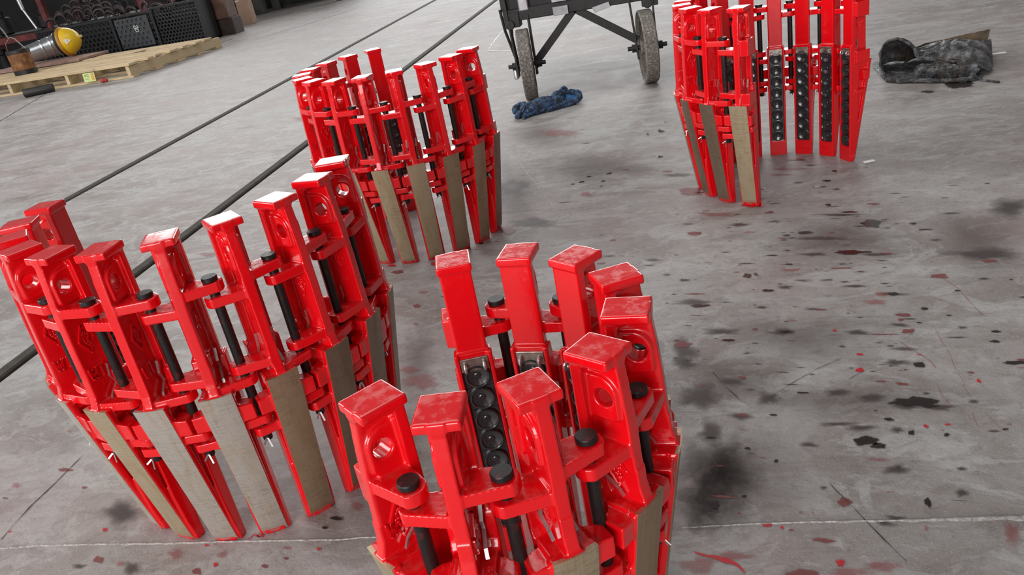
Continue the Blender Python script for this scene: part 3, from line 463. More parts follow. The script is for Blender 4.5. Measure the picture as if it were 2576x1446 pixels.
slip('L', .538, 'tall red pipe slip at left, eleven hinged segments in an arc beside the rails')
slip('B', .538, 'tall red pipe slip in the middle distance, thirteen hinged segments curled beside the blue rag')
slip('F', .467, 'shorter red pipe slip in the foreground, cut by the bottom edge of the photo')
slip('R', .538, 'red pipe slip at far right beside the crumpled bag, four button columns facing the viewer')

# ---------------------------------------------------------------- trolley with cast wheels
def dark_iron(): return plain('dark_painted_iron', (0.017, 0.015, 0.0145), 0.6, 0.1, 0.35, 40.0)
M_iron = dark_iron()
def gritty():
    s = Sh('gritty_wheel'); v = s.obj(); f = s.noise(v, 110.0, 6.0, 0.75)
    c = s.ramp(f, [(0.35, (0.060, 0.050, 0.043)), (0.55, (0.20, 0.175, 0.15)), (0.70, (0.58, 0.55, 0.51))]); s.set(Base_Color=c, Roughness=0.7); s.bump(f, 0.6, 0.004); return s.m
M_wheel = gritty(); M_metal = plain('worn_plate_steel', (0.30, 0.30, 0.31), 0.32, 0.8, 0.3, 14.0)
cart = tag(empty('trolley', (-.37, 3.9, 0)), 'dark iron trolley on two gritty wheels standing beyond the blue glove', 'trolley')
def C(x, y, z): return (x + .37, y - 3.9, z)
def wheel(x, lean):
    mb = MB(); R_ = .168
    P = [(.120, -.022), (.150, -.022), (.158, -.031), (R_ - .005, -.031), (R_, -.025), (R_, .025), (R_ - .005, .031), (.158, .031), (.150, .022), (.120, .022)]
    M = Matrix.Translation(C(x, 3.92, .170)) @ Matrix.Rotation(lean, 4, 'Z') @ Matrix.Rotation(PI / 2, 4, 'Y')
    mb.lathe(P + [P[0]], 48, M, cap=False); mb.lathe([(.125, -.008), (.125, .008)], 40, M); mb.lathe([(.030, -.034), (.034, -.028), (.034, .028), (.030, .034)], 20, M)
    return put('wheel', mb.mesh('wheel', M_wheel, auto=0.5), cart)
wl = wheel(-.652, .14); wr = wheel(-.070, .14)
def part(name, mb, mat, bevel=0.0, parent=cart, auto=0.0): return put(name, mb.mesh(name, mat, bevel=bevel, auto=auto), parent)
for x0 in (-.652, -.070):
    for s in (-1, 1):
        top = .40 if s == (1 if x0 < -.3 else -1) else .60
        mb = MB(); mb.bar(C(x0 + s * .052 - .012, 3.93, top), C(x0 + s * .045, 3.91, .120), .034, .009, (1, 0, 0)); part('fork_blade', mb, M_iron, .002)
    mb = MB(); mb.cyl(C(x0 - .092, 3.92, .170), C(x0 + .092, 3.92, .170), .010, 12)
    for s in (-1, 1): mb.cyl(C(x0 + s * .052, 3.92, .170), C(x0 + s * .072, 3.92, .170), .020, 6); mb.cyl(C(x0 + s * .048, 3.92, .170), C(x0 + s * .053, 3.92, .170), .024, 16)
    part('axle_bolt', mb, M_iron)
mb = MB(); mb.bar(C(-.606, 3.93, .175), C(-.385, 3.93, .395), .036, .010, (0, 1, 0)); part('brace', mb, M_iron, .002)
mb = MB(); mb.bar(C(-.112, 3.93, .204), C(-.395, 3.93, .395), .036, .010, (0, 1, 0)); part('brace', mb, M_iron, .002)
mb = MB(); mb.bar(C(-.73, 3.95, .405), C(.02, 3.95, .405), .06, .055); part('axle_beam', mb, M_iron, .004)
mb = MB()
for y in (3.97, 4.75): mb.bar(C(-.74, y, .47), C(.02, y, .47), .05, .09)
for x in (-.72, -.02): mb.bar(C(x, 3.97, .47), C(x, 4.75, .47), .05, .09)
part('frame', mb, M_iron, .004)
for i, x in enumerate((-.66, -.50, -.34, -.18, -.02)):
    mb = MB(); mb.box(C(x - .02, 4.36, .53), (.145, .86, .028)); part('deck_plank', mb, M_iron, .003)
for z0, hh in ((.395, .040), (.458, .045)): mb = MB(); mb.box(C(-.452, 3.912, z0), (.072, .012, hh)); part('steel_plate', mb, M_metal, .001)['label'] = 'pale steel plate bolted in the frame'
mb = MB(); mb.box(C(-.625, 3.93, .455), (.05, .03, .075)); part('clamp_block', mb, M_metal, .006)['label'] = 'shiny steel clamp'
mb = MB(); mb.prism([(.075 + x, .0 + z) for x, z in ((0, .36), (.075, .375), (.07, .40), (-.01, .385))], -.006, .006, Matrix(((1, 0, 0, 0), (0, 0, 1, .012), (0, 1, 0, 0), (0, 0, 0, 1)))); part('gusset', mb, M_metal, .001)
for x in (-.70, -.05): mb = MB(); mb.box(C(x + .01, 3.95, .385), (.075, .075, .07)); mb.cyl(C(x, 3.90, .365), C(x, 3.98, .365), .022, 14); part('swivel_block', mb, M_iron, .004)
mb = MB(); mb.tube([C(-.742, 3.93, .44), C(-.735, 3.94, .34), C(-.715, 3.97, .22), C(-.70, 4.0, .13)], .007, 8); mb.tube([C(-.70, 3.95, .42), C(-.712, 3.97, .3), C(-.712, 4.02, .14)], .008, 8); part('tow_rod', mb, M_iron, auto=.8)
mb = MB(); mb.lathe([(.010, 0), (.014, .004), (.011, .055), (.009, .06)], 12, Matrix.Translation(C(-.735, 4.04, .085))); part('rod_foot', mb, M_steel, auto=.6)['label'] = 'bright metal end fitting'

# ---------------------------------------------------------------- blue rag / glove
def cloth_mat(name, a, b, scale):
    s = Sh(name); v = s.obj(); f = s.noise(v, scale, 5.0, 0.6, 0.8); s.set(Base_Color=s.ramp(f, [(0.38, a), (0.62, b)]), Roughness=0.85); s.bump(s.noise(v, 900.0, 2.0), 0.3, 0.0008); return s.m
M_blue = cloth_mat('dirty_blue_cloth', (0.030, 0.036, 0.050), (0.050, 0.105, 0.21), 28.0)
def poly(P, t):
    n = len(P) - 1; x = min(n - 1e-6, max(0, t * n)); k = int(x); f = x - k
    def c(q): return Vector(P[min(n, max(0, q))])
    a, b, d, e = c(k - 1), c(k), c(k + 1), c(k + 2)
    return 0.5 * ((2 * b) + (d - a) * f + (2 * a - 5 * b + 4 * d - e) * f * f + (3 * b - 3 * d + e - a) * f ** 3)
def blobs(mb, L):
    for (x, y, z, rx, ry, rz, az) in L:
        M = Matrix.Translation((x, y, z)) @ Matrix.Rotation(az, 4, 'Z') @ Matrix.Diagonal((rx, ry, rz, 1))
        mb.lathe([(math.sin(PI * i / 9) * .999 + .001, -math.cos(PI * i / 9)) for i in range(10)], 16, M)
mb = MB()
blobs(mb, [(-.615, 3.690, .020, .060, .050, .030, .3), (-.565, 3.715, .026, .070, .044, .036, .5), (-.520, 3.735, .022, .070, .034, .028, .6), (-.545, 3.690, .012, .080, .022, .014, .45), (-.480, 3.735, .012, .070, .024, .014, .35),
           (-.500, 3.800, .030, .036, .030, .034, .9), (-.475, 3.835, .036, .026, .016, .036, 1.0), (-.59, 3.76, .014, .06, .02, .016, .3)])
for P, r0 in (([(-.62, 3.70, .026), (-.665, 3.725, .034), (-.690, 3.700, .026), (-.680, 3.665, .018)], .020), ([(-.63, 3.67, .018), (-.665, 3.655, .016), (-.672, 3.620, .011)], .016), ([(-.60, 3.66, .014), (-.635, 3.625, .010), (-.640, 3.60, .009)], .012)):
    mb.tube([poly(P, k / 8) for k in range(9)], r0, 10, rad=[r0 * (1 - .04 * k) for k in range(9)])
CUF = [(-.452 + .058 * math.cos(a) * math.cos(.5) - .040 * math.sin(a) * math.sin(.5), 3.785 + .058 * math.cos(a) * math.sin(.5) + .040 * math.sin(a) * math.cos(.5), .030 + .016 * math.sin(a)) for a in [2 * PI * i / 24 for i in range(24)]]
mb.tube(CUF, .012, 8, True)
def rag_disp(p, n):
    c = Vector((.93 * p.x + .37 * p.y, -.37 * p.x + .93 * p.y, p.z))      # along / across the glove
    f = (1 - abs(noise.noise(Vector((c.x * 13, c.y * 62 + 2.5 * noise.noise(c * 30), c.z * 30)))) * 2.2) * .009 - .003 + noise.noise(p * 70) * .003
    r = n * f
    if p.z + r.z < .0005: r.z = .0005 - p.z
    return r
mb.v = [v + Vector((0, -.075, 0)) for v in mb.v]
rag = put('rag', remesh('rag', mb, .0026, 3, M_blue, rag_disp)); tag(rag, 'crumpled dirty blue work glove lying below the left trolley wheel', 'glove'); rag.name = 'work_glove'
ring = []
for k in range(4):
    f = (1.0, .8, .55, .25)[k]; ring.append([(-.452 + (x + .452) * f, 3.785 + (y - 3.785) * f, z - (0, .012, .018, .020)[k] * (1 + .25 * math.sin(i * 1.3))) for i, (x, y, z) in enumerate(CUF[:24])])
V = [(p[0], p[1] - .075, p[2]) for r_ in ring for p in r_]; F = [(k * 24 + i, k * 24 + (i + 1) % 24, (k + 1) * 24 + (i + 1) % 24, (k + 1) * 24 + i) for k in range(3) for i in range(24)] + [tuple(72 + i for i in range(24))]
o = put('cuff_lining', mesh_from('cuff_lining', V, F, plain('blue_lining', (0.045, 0.16, 0.36), 0.8, 0, .3, 40), True), rag); o['label'] = 'brighter blue lining of the open cuff'

# ---------------------------------------------------------------- crumpled bag
def bag_mat():
    s = Sh('grimy_glint_plastic'); v = s.obj(); f = s.noise(v, 9.0, 5.0, 0.6); r = s.ramp(s.noise(v, 24.0, 6.0, 0.7), [(.38, (.030, .030, .032)), (.50, (.11, .11, .115)), (.66, (.34, .34, .35))])  # bright grey streaks are highlights painted into the dark plastic
    br = s.ramp(f, [(.52, 0.0), (.62, .55)]); s.set(Base_Color=s.mix(br, r, (.085, .055, .03)), Roughness=.27); s.bump(s.math('ABSOLUTE', s.math('SUBTRACT', s.noise(s.obj((1, 1, 1.6)), 48.0, 5.0, .7, 1.8), .5)), 1.0, .022); return s.m
M_bag = bag_mat()
def ridge(q, sc): return 1 - abs(noise.noise(q * sc)) * 2
LIP = [(.838, 3.33, .012), (.835, 3.41, .060), (.862, 3.47, .112), (.912, 3.47, .130), (.955, 3.43, .105), (.972, 3.39, .066), (1.02, 3.35, .056), (1.08, 3.29, .050), (1.135, 3.235, .034), (1.18, 3.25, .012), (1.225, 3.35, .010), (1.262, 3.47, .020)]
BCK = [(.845, 3.42, .003), (.865, 3.54, .003), (.89, 3.60, .003), (.94, 3.62, .003), (.98, 3.61, .003), (1.02, 3.62, .006), (1.06, 3.63, .010), (1.11, 3.63, .012), (1.16, 3.63, .015), (1.21, 3.61, .02), (1.24, 3.58, .03), (1.268, 3.53, .04)]
def crumple(q):
    q = q + Vector((noise.noise(q * 2.0), noise.noise(q * 2.0 + Vector((5, 5, 0))), 0)) * .25
    c = noise.voronoi(q * 3.4)[0]; d = noise.voronoi(q * 8.0)[0]
    return (c[1] - c[0]) * -.022 + .010 + (d[1] - d[0]) * -.008 + noise.noise(q * 2.2) * .014
def sheet(A, B, bulge, nu, nv, seed, amp=1.0):
    V = []; F = []
    for i in range(nu + 1):
        u = i / nu; a = poly(A, u); b = poly(B, u)
        for j in range(nv + 1):
            v = j / nv; p = a.lerp(b, v); p.z += bulge(u) * math.sin(PI * v); q = Vector((p.x * 6 + seed, p.y * 6, seed * .3))
            p += Vector((.35, .35, 1.0)) * crumple(q) * amp * (.35 + .65 * math.sin(PI * min(1, v * 1.2 + .1))); p.z = max(.0015, p.z); V.append(p)
    for i in range(nu):
        for j in range(nv): a = i * (nv + 1) + j; F.append((a, a + nv + 1, a + nv + 2, a + 1))
    return V, F
V, F = sheet(LIP, BCK, lambda u: .030 + .035 * math.exp(-((u - .72) / .2) ** 2), 130, 60, 3.0)
bag = put('plastic_bag', mesh_from('plastic_bag', V, F, M_bag, True)); tag(bag, 'crumpled grimy grey plastic sack lying on the floor right of the red slips', 'bag')
sm = bag.modifiers.new('thickness', 'SOLIDIFY'); sm.thickness = .0012; sm.offset = 1
V, F = sheet([(.835, 3.315, .003), (.90, 3.265, .003), (1.0, 3.20, .003), (1.10, 3.165, .003), (1.15, 3.22, .003)], [(.845, 3.46, .003), (.87, 3.66, .003), (.97, 3.68, .003), (1.10, 3.66, .003), (1.22, 3.55, .003)], lambda u: 0.0, 50, 24, 8.0, .35)
o = put('lower_sheet', mesh_from('lower_sheet', V, F, M_bag, True), bag)
mb = MB(); blobs(mb, [(1.035, 3.295, .018, .075, .060, .030, -.5), (1.10, 3.275, .018, .050, .055, .028, .3), (.985, 3.345, .016, .04, .03, .026, .2)])
put('folded_belly', remesh('folded_belly', mb, .003, 2, M_bag, lambda p, n: n * crumple(p * 7) * .8), bag)
# stiff brown flap rising at the back right
V, F = sheet([(.965, 3.50, .060), (1.00, 3.53, .072), (1.06, 3.56, .078), (1.13, 3.57, .080), (1.20, 3.56, .088), (1.245, 3.545, .096), (1.275, 3.535, .100)], [(.965, 3.56, .01), (1.02, 3.58, .02), (1.08, 3.57, .025), (1.15, 3.55, .03), (1.21, 3.54, .04), (1.245, 3.54, .05), (1.268, 3.535, .055)], lambda u: .004, 70, 14, 5.0, .45)
o = put('flap', mesh_from('flap', V, F, cloth_mat('brown_stained_plastic', (.040, .030, .024), (.105, .068, .036), 12.0), True), bag); o['label'] = 'brown stained flap standing up at the back'
sm = o.modifiers.new('thickness', 'SOLIDIFY'); sm.thickness = .0015
def roll(P, r, nm):
    Q = [poly(P, k / 60) for k in range(61)]; Q = [p + Vector((noise.noise(p * 40), noise.noise(p * 40 + Vector((9, 0, 0))), abs(noise.noise(p * 40 + Vector((0, 9, 0)))))) * r * .5 for p in Q]
    mb = MB(); mb.tube(Q, r, 9, rad=[r * (.55 + .8 * abs(noise.noise(p * 60))) for p in Q]); return put(nm, mb.mesh(nm, M_bag, auto=.9), bag)
roll([(.838, 3.325, .010), (.87, 3.285, .010), (.93, 3.245, .010), (1.0, 3.205, .010), (1.06, 3.178, .009), (1.095, 3.185, .010), (1.115, 3.23, .030)], .010, 'hem')
roll(LIP[:9], .008, 'hem')
mb = MB(); mb.tube([(1.12, 3.28, .04), (1.11, 3.22, .01), (1.125, 3.15, .004), (1.16, 3.10, .004)], .005, 7); put('drawstring', mb.mesh('drawstring', M_bag, auto=.9), bag)
mb = MB(); mb.tube([(1.245, 3.53, .006), (1.29, 3.525, .006), (1.335, 3.52, .006)], .003, 7); o = put('straw', mb.mesh('straw', plain('white_plastic', (.7, .7, .68), .5)))
tag(o, 'thin white plastic strip on the floor right of the grey bag', 'strip')
mb = MB(); mb.box((0, 0, .002), (.032, .011, .003)); o = put('paint_chip', mb.mesh('paint_chip', plain('white_chip', (.8, .8, .78), .5))); o.location = (.568, 2.42, 0); o.rotation_euler = (0, 0, .2)
tag(o, 'small white chip on the floor below the right red slip', 'chip')

# ---------------------------------------------------------------- pallet and the things on it
def wood(name, a, b):
    s = Sh(name); v = s.obj((1.0, 14.0, 14.0)); rnd = s.n('ShaderNodeObjectInfo').outputs['Random']
    f = s.noise(v, 5.0, 6.0, 0.65, 0.5); c = s.ramp(f, [(0.3, a), (0.7, b)]); c = s.mix(s.math('MULTIPLY', rnd, .35), c, (.36, .27, .17)); s.set(Base_Color=c, Roughness=.75); s.bump(f, .3, .003); return s.m
M_wood = wood('raw_pine', (.42, .30, .16), (.68, .53, .32))
pal = tag(empty('pallet', (-5.32, 7.58, 0), math.radians(-6.5)), 'raw pine pallet on the floor at far left carrying a helmet and buckets', 'pallet')
def prt(name, mb, mat, parent=pal, bevel=.003, auto=0): return put(name, mb.mesh(name, mat, bevel=bevel, auto=auto), parent)
for u in (0, -.80, -1.60, -2.40, -3.15):
    mb = MB(); y0 = -.015
    mb.prism([(y0, .022), (1.60, .022), (1.60, .118), (y0, .118)], -.022, .022, Matrix(((0, 0, 1, u - .022), (1, 0, 0, 0), (0, 1, 0, 0), (0, 0, 0, 1)))); prt('stringer', mb, M_wood)
yy = 0.0; k = 0
while yy < 1.5:
    wd = (.145, .09, .10, .145, .09, .12)[k % 6]; dx = random.uniform(-.03, .02)
    mb = MB(); mb.box((-1.6 + dx, yy + wd / 2 - .02, .131 + random.uniform(-.001, .003)), (3.26, wd, .024)); prt('deck_board', mb, M_wood); yy += wd + random.uniform(.085, .125); k += 1
for y0 in (.03, .42, .80, 1.18, 1.53):
    mb = MB(); mb.box((-1.6, y0, .011), (3.24, .095, .021)); prt('bottom_board', mb, M_wood)
Mp = pal.matrix_basis
def onp(u, v, z): return Matrix.Rotation(math.radians(-6.5), 4, 'Z') @ Vector((-u, v, z)) + Vector((-5.32, 7.58, 0))
mb = MB(); mb.box((0, 0, .014), (1.5, .52, .028)); o = put('fibre_board', mb.mesh('fibre_board', plain('pinkish_board', (.33, .20, .16), .7, 0, .25, 12), bevel=.003)); o.location = onp(2.35, 1.30, .1475); o.rotation_euler = (0, 0, -.115)
tag(o, 'dusty pinkish board lying along the rear of the pallet', 'board')
mb = MB(); mb.prism([(-.35, -.04), (.30, -.10), (.42, .02), (-.30, .10)], 0, .006); o = put('thin_offcut', mb.mesh('thin_offcut', M_wood)); o.location = onp(1.05, 1.02, .147)
o.rotation_euler = (0, 0, .04); tag(o, 'thin pale offcut of sheet lying loose on the pallet deck', 'board')
# helmet: lies on its side, crown to the right
M_yel = plain('yellow_helmet_plastic', (.72, .46, .015), .35, 0, .10, 10); M_brim = plain('dirty_orange_brim', (.42, .19, .012), .45, 0, .3, 18)
hel = empty('hard_hat', (-7.26, 9.28, .36), .25); tag(hel, 'yellow hard hat lying on its side on the pallet next to the metal bucket', 'helmet')
hel.rotation_euler = (.10, math.radians(82), math.radians(12))
mb = MB(); mb.lathe([(.165 * math.cos(a), .205 * math.sin(a)) for a in [i * PI / 2 / 14 for i in range(14)]] + [(.002, .205)], 36); prt('shell', mb, M_yel, hel, 0, .9)
mb = MB(); mb.lathe([(.156, .0), (.168, .0), (.178, .006), (.180, .018), (.172, .040), (.170, .042), (.160, .04)], 36, cap=False); prt('brim', mb, M_brim, hel, 0, .7)
mb = MB(); mb.box((0, .035, .205), (.03, .07, .014)); prt('ridge', mb, M_yel, hel, .004)
M_blk = plain('black_webbing', (.012, .012, .013), .7)
mb = MB(); mb.lathe([(.150, -.05), (.150, .03), (.03, .14)], 28, cap=False); prt('head_harness', mb, M_blk, hel, 0, .6)
mb = MB(); mb.box((.05, .11, -.05), (.16, .004, .09)); prt('label_tab', mb, plain('grey_tab', (.25, .24, .23), .6), hel, 0)
# sticker on the shell
sp = hel.rotation_euler.to_matrix().inverted() @ Vector((7.26, -9.28, .5)).normalized() + Vector((0, 0, .25)); sp *= .2
mb = MB(); mb.prism([(-.035, -.03), (.035, -.03), (0, .045)], 0, .003); mb2 = MB(); mb2.lathe([(.005, 0), (.005, .005)], 8)
nrm = Vector((sp.x / .165 ** 2, sp.y / .165 ** 2, sp.z / .205 ** 2)).normalized()
k_ = 1 / math.sqrt((sp.x ** 2 + sp.y ** 2) / .165 ** 2 + sp.z ** 2 / .205 ** 2); sp *= k_
Ms = Matrix.Translation(sp + nrm * .001) @ nrm.to_track_quat('Z', 'Y').to_matrix().to_4x4() @ Matrix.Rotation(0, 4, 'Z')
st_ = prt('sticker', mb, plain('white_sticker', (.75, .72, .65), .5), hel, 0); st_.matrix_local = Ms
o = prt('sticker_mark', mb2, M_blk, st_, 0)
# galvanised bucket on its side
M_galv = plain('galvanised_sheet', (.50, .51, .53), .30, .9, .18, 9)
bk = empty('bucket', onp(2.54, 1.22, .175 + .125)); tag(bk, 'galvanised metal bucket lying on its side left of the yellow helmet', 'bucket')
bk.rotation_euler = (0, math.radians(84), math.radians(47)); bk.scale = (1.12, 1.12, 1.45)
mb = MB(); mb.lathe([(.085, 0), (.088, .0), (.100, .13), (.104, .135), (.104, .145), (.101, .15), (.108, .20), (.112, .205), (.112, .215), (.109, .22), (.116, .27), (.121, .272), (.121, .280), (.114, .280), (.106, .20), (.086, .006)], 40); prt('body', mb, M_galv, bk, 0, .5)
mb = MB(); mb.tube([(.118 * math.cos(a), .118 * math.sin(a), .262 + .10 * math.sin(a)) for a in [PI * i / 16 for i in range(17)]], .004, 6); prt('handle', mb, M_steel, bk, 0, .8)
# rusty tin with a wire hook
def rusty():
    s = Sh('rusty_tin'); v = s.obj(); f = s.noise(v, 14.0, 6.0, .65); s.set(Base_Color=s.ramp(f, [(.3, (.05, .025, .012)), (.5, (.22, .09, .03)), (.7, (.40, .20, .075))]), Roughness=.65); s.bump(f, .4, .003); return s.m
M_rust = rusty(); M_sludge = plain('black_sludge', (.018, .015, .014), .5)
can = empty('paint_tin', onp(1.97, .60, .145)); tag(can, 'rusty tin pot with a bent wire hook standing on the pallet at left', 'tin'); can.rotation_euler = (0, 0, .3); can.scale = (1.0, 1.0, .98)
mb = MB(); mb.lathe([(.118, .045), (.121, .05), (.123, .24)], 36, cap=False); prt('wall', mb, M_rust, can, 0, .6)
mb = MB(); mb.lathe([(.117, 0), (.124, .002), (.125, .05), (.118, .055)], 36); prt('base_band', mb, M_sludge, can, 0, .6)
mb = MB(); mb.lathe([(.122, .235), (.128, .24), (.127, .275), (.118, .275), (.116, .22)], 36, cap=False); prt('rim', mb, M_sludge, can, 0, .6)
mb = MB(); mb.lathe([(.119, .215), (.119, .22)], 36); prt('sludge', mb, M_sludge, can, 0, .6)
mb = MB(); mb.tube([(-.115, .02, .26), (-.09, 0, .36), (-.02, 0, .42), (.02, 0, .40), (.115, -.02, .255)], .007, 8); mb.tube([(-.04, 0, .42), (-.06, 0, .50), (-.10, 0, .60), (-.13, 0, .635), (-.24, 0, .645)], .008, 8); prt('wire_hook', mb, plain('bare_wire', (.22, .20, .17), .45, .7), can, 0, .8)
# yellow-green ticket hung at the pallet front
tk = empty('ticket', onp(.505, -.045, .026)); tag(tk, 'small yellow green printed ticket leaning at the front of the pallet', 'ticket'); tk.rotation_euler = (math.radians(-6), 0, math.radians(-6.5))
mb = MB(); mb.box((0, 0, .045), (.150, .004, .088)); prt('card', mb, plain('lime_card', (.55, .63, .26), .5), tk, .001)
mb = MB(); mb.box((.047, -.0026, .047), (.036, .001, .07)); prt('orange_band', mb, plain('orange_print', (.62, .32, .06), .5), tk, 0)
mb = MB()
for (x, z, ww, hh) in ((-.048, .070, .010, .010), (-.033, .071, .009, .011), (-.018, .073, .010, .011), (-.003, .074, .010, .012), (-.022, .058, .066, .006), (-.03, .042, .05, .003), (-.03, .030, .052, .003), (-.012, .020, .03, .002)): mb.box((x, -.0027, z), (ww, .001, hh))
prt('print', mb, plain('olive_print', (.18, .24, .06), .5), tk, 0)
mb = MB(); mb.tube([(.075, 0, .085), (.083, .002, .105), (.081, .004, .125)], .0025, 6); prt('wire', mb, M_steel, tk, 0)
mb = MB(); mb.cyl((-6.45, 7.36, .044), (-6.20, 7.50, .044), .044, 20); mb.cyl((-6.455, 7.357, .044), (-6.45, 7.36, .044), .030, 20)
o = put('roller', mb.mesh('roller', M_sludge, bevel=.004, auto=.6)); tag(o, 'black rubber roller on the floor against the pallet front', 'roller')
mb = MB(); blobs(mb, [(-5.63, 7.52, .026, .030, .022, .024, 0), (-5.60, 7.53, .022, .018, .02, .02, 0)]); o = put('paint_lump', mb.mesh('paint_lump', plain('dull_red', (.35, .03, .03), .6), auto=1.0)); tag(o, 'small red lump against the bottom board of the pallet', 'lump')
# ---------------------------------------------------------------- crates behind the pallet
M_crate = plain('dirty_black_plastic', (0.011, 0.0115, 0.012), .55, 0, .4, 20); M_panel = plain('slate_plastic', (0.045, 0.049, 0.053), .5, 0, .2, 14)
def lattice(mb, w_, h_, pitch, rin, th, y):
    rows = int(h_ / (pitch * .87)); cols = int(w_ / pitch)
    for r_ in range(rows):
        for c_ in range(cols):
            x = pitch * (c_ + .5 + (.5 if r_ % 2 else 0)); z = pitch * .87 * (r_ + .5)
            if x > w_ - rin: continue
            n = 8; V = []; F = []
            for yy_ in (y, y + th):
                for R_ in (rin, pitch * .56):
                    V += [(x + R_ * math.cos(2 * PI * i / n + PI / 8), yy_, z + R_ * math.sin(2 * PI * i / n + PI / 8)) for i in range(n)]
            for i in range(n):
                j = (i + 1) % n; F += [(i, j, n + j, n + i), (2 * n + i, 3 * n + i, 3 * n + j, 2 * n + j), (i, 2 * n + i, 2 * n + j, j)]
            mb.add(V, F)
def crate(x0, w_, h_, label, solid=False, pitch=.066):
    r = tag(empty('crate', (x0, 10.2, 0)), label, 'crate'); mb = MB(); lattice(mb, w_, h_ - .03, pitch, pitch * .36, .02, 0); prt('lattice_wall', mb, M_crate, r, 0)
    mb = MB(); mb.box((w_ / 2, .20, .015), (w_, .36, .03)); mb.box((.01, .2, h_ / 2), (.02, .36, h_)); mb.box((w_ - .01, .2, h_ / 2), (.02, .36, h_)); mb.box((w_ / 2, .37, h_ / 2), (w_, .02, h_)); prt('shell', mb, M_crate, r, .003)
    mb = MB(); mb.bar((-.01, -.01, h_), (w_ + .01, -.01, h_), .035, .03); mb.bar((0, -.012, 0), (0, -.012, h_), .02, .03, (0, 1, 0)); mb.bar((w_, -.012, 0), (w_, -.012, h_), .02, .03, (0, 1, 0)); prt('rim', mb, M_crate, r, .004)
    return r
crate(-8.35, 1.16, .49, 'black lattice crate behind the helmet, heaped with rusty hooks')
cp = crate(-7.17, .60, .50, 'black lattice crate carrying a slate grey panel with a white mark')
crate(-6.55, .66, .53, 'black lattice crate at the right end of the row beside the rusty stand', pitch=.05)
mb = MB(); rec = []
pan_w, pan_h = .50, .38
holes = []
for r_ in range(6):
    for c_ in range(7):
        x = .036 + .069 * c_ + (.034 if r_ % 2 else 0); z = .036 + .060 * r_
        if x < pan_w - .03: holes.append(arc(x, z, .022, 0, 324, 9))
mb.prism([(0, 0), (pan_w, 0), (pan_w, pan_h), (0, pan_h)], 0, .012, Matrix(((1, 0, 0, .04), (0, 0, -1, -.012), (0, 1, 0, .085), (0, 0, 0, 1))), holes)
mb.box((.04 + pan_w / 2, -.009, .085 + pan_h / 2), (pan_w, .004, pan_h))
pn = prt('panel', mb, M_panel, cp, 0); pn['label'] = 'slate grey dimpled panel with a white handwritten mark'
mb = MB(); kx, kz, ks = .335, .318, .036
for P in ([(-.9, .9), (-.5, 1.15), (.1, .5), (.3, .15), (-.2, .05), (-.75, .2), (-.9, .9)], [(.3, 1.1), (.7, .8), (.95, .3), (.8, .05), (.3, .15)], [(-.7, -.05), (-.4, -1.1), (.7, -1.05), (.75, -.6), (.3, -.3), (-.7, -.05)]):
    mb.tube([(kx + ks * a, -.0255, kz + ks * b) for a, b in P], .0052, 6)
prt('chalk_mark', mb, plain('white_marker', (.62, .62, .62), .7), pn, 0)
M_hook = plain('brown_cast_iron', (.050, .038, .037), .5, .4, .4, 30, .3)
def hook(p, sc, rz, tl, n):
    mb = MB(); R_ = .12
    mb.tube([(R_ * math.cos(a), 0, R_ * math.sin(a)) for a in [i * 1.25 * PI / 14 - .3 for i in range(15)]], .022, 8, rad=[.014 + .014 * math.sin(PI * i / 14) for i in range(15)])
    mb.tube([(R_ + .05 + .04 * math.cos(a), 0, -.06 + .04 * math.sin(a)) for a in [i * 2 * PI / 12 for i in range(12)]], .016, 8, True)
    o = put('hook', mb.mesh('hook', M_hook, auto=1.0)); o.location = p; o.rotation_euler = (tl, 0, rz); o.scale = (sc, sc, sc)
    tag(o, 'rusty brown cast hook in the heap on the crate behind the helmet', 'hook', 'rusty hooks heaped in the crate'); return o
for i in range(21):
    lay, k = (0, i) if i < 7 else ((1, i - 7) if i < 14 else (2, i - 14))
    xh = -8.12 + .150 * k + (.08 if lay == 1 else 0); q = math.sin(PI * min(1, max(0, (xh + 8.3) / 1.15)))
    hook((xh, (10.27, 10.38, 10.48)[lay], .50 + .10 * q + (.13 * q if lay == 2 else .03 * lay)), random.uniform(.58, .72), random.uniform(-.25, .25), random.uniform(-.3, .3), i)
for i in range(5): hook((-6.95 + .19 * i, 10.38, .50 + .03 * random.random()), .7, random.uniform(-.8, .8), random.uniform(-1.2, 1.0), i)['label'] = 'rusty brown cast hook in the crates right of the heap'
for o in list(col.objects):
    if o.name.startswith('hook') and 'right of the heap' in o['label']: o['group'] = 'rusty hooks in the right hand crates'
# red rack at far left
M_rack = plain('faded_red_rack', (.17, .035, .035), .6, 0, .45, 9); M_dark = plain('shade_dark_steel', (.020, .018, .018), .6, .3, .4, 12)  # M_dark: the shade over the stores is put into the steel colour
rk = tag(empty('rack', (-8.9, 11.2, 0)), 'faded red steel storage rack in the dark corner at far left', 'rack')
for x in (.0, 1.6, -1.6):
    for y in (0, .8): mb = MB(); mb.box((x, y, .75), (.08, .08, 1.5)); prt('upright', mb, M_rack, rk, .004)
for z in (.42, 1.05):
    for y in (0, .8): mb = MB(); mb.bar((-1.6, y - .045, z), (1.6, y - .045, z), .03, .09); prt('beam', mb, M_rack, rk, .004)
    mb = MB(); mb.box((0, .4, z + .055), (3.2, .8, .02)); prt('shelf', mb, M_dark, rk, 0)
for i in range(9):
    x = -10.3 + .34 * i + random.uniform(-.05, .05); r0 = random.uniform(.07, .12); z0 = .486 if i % 2 else .0
    mb = MB(); hh = random.uniform(.25, .38); mb.lathe([(r0 * .7, 0), (r0, .02), (r0, hh * .7), (r0 * .6, hh * .75), (r0 * .6, hh)], 18); o = put('machine_part', mb.mesh('machine_part', M_dark, auto=.6)); o.location = (x, 11.6, z0)
    tag(o, 'dark turned machine part stored on the red rack', 'machine part', 'machine parts in the dark rack')
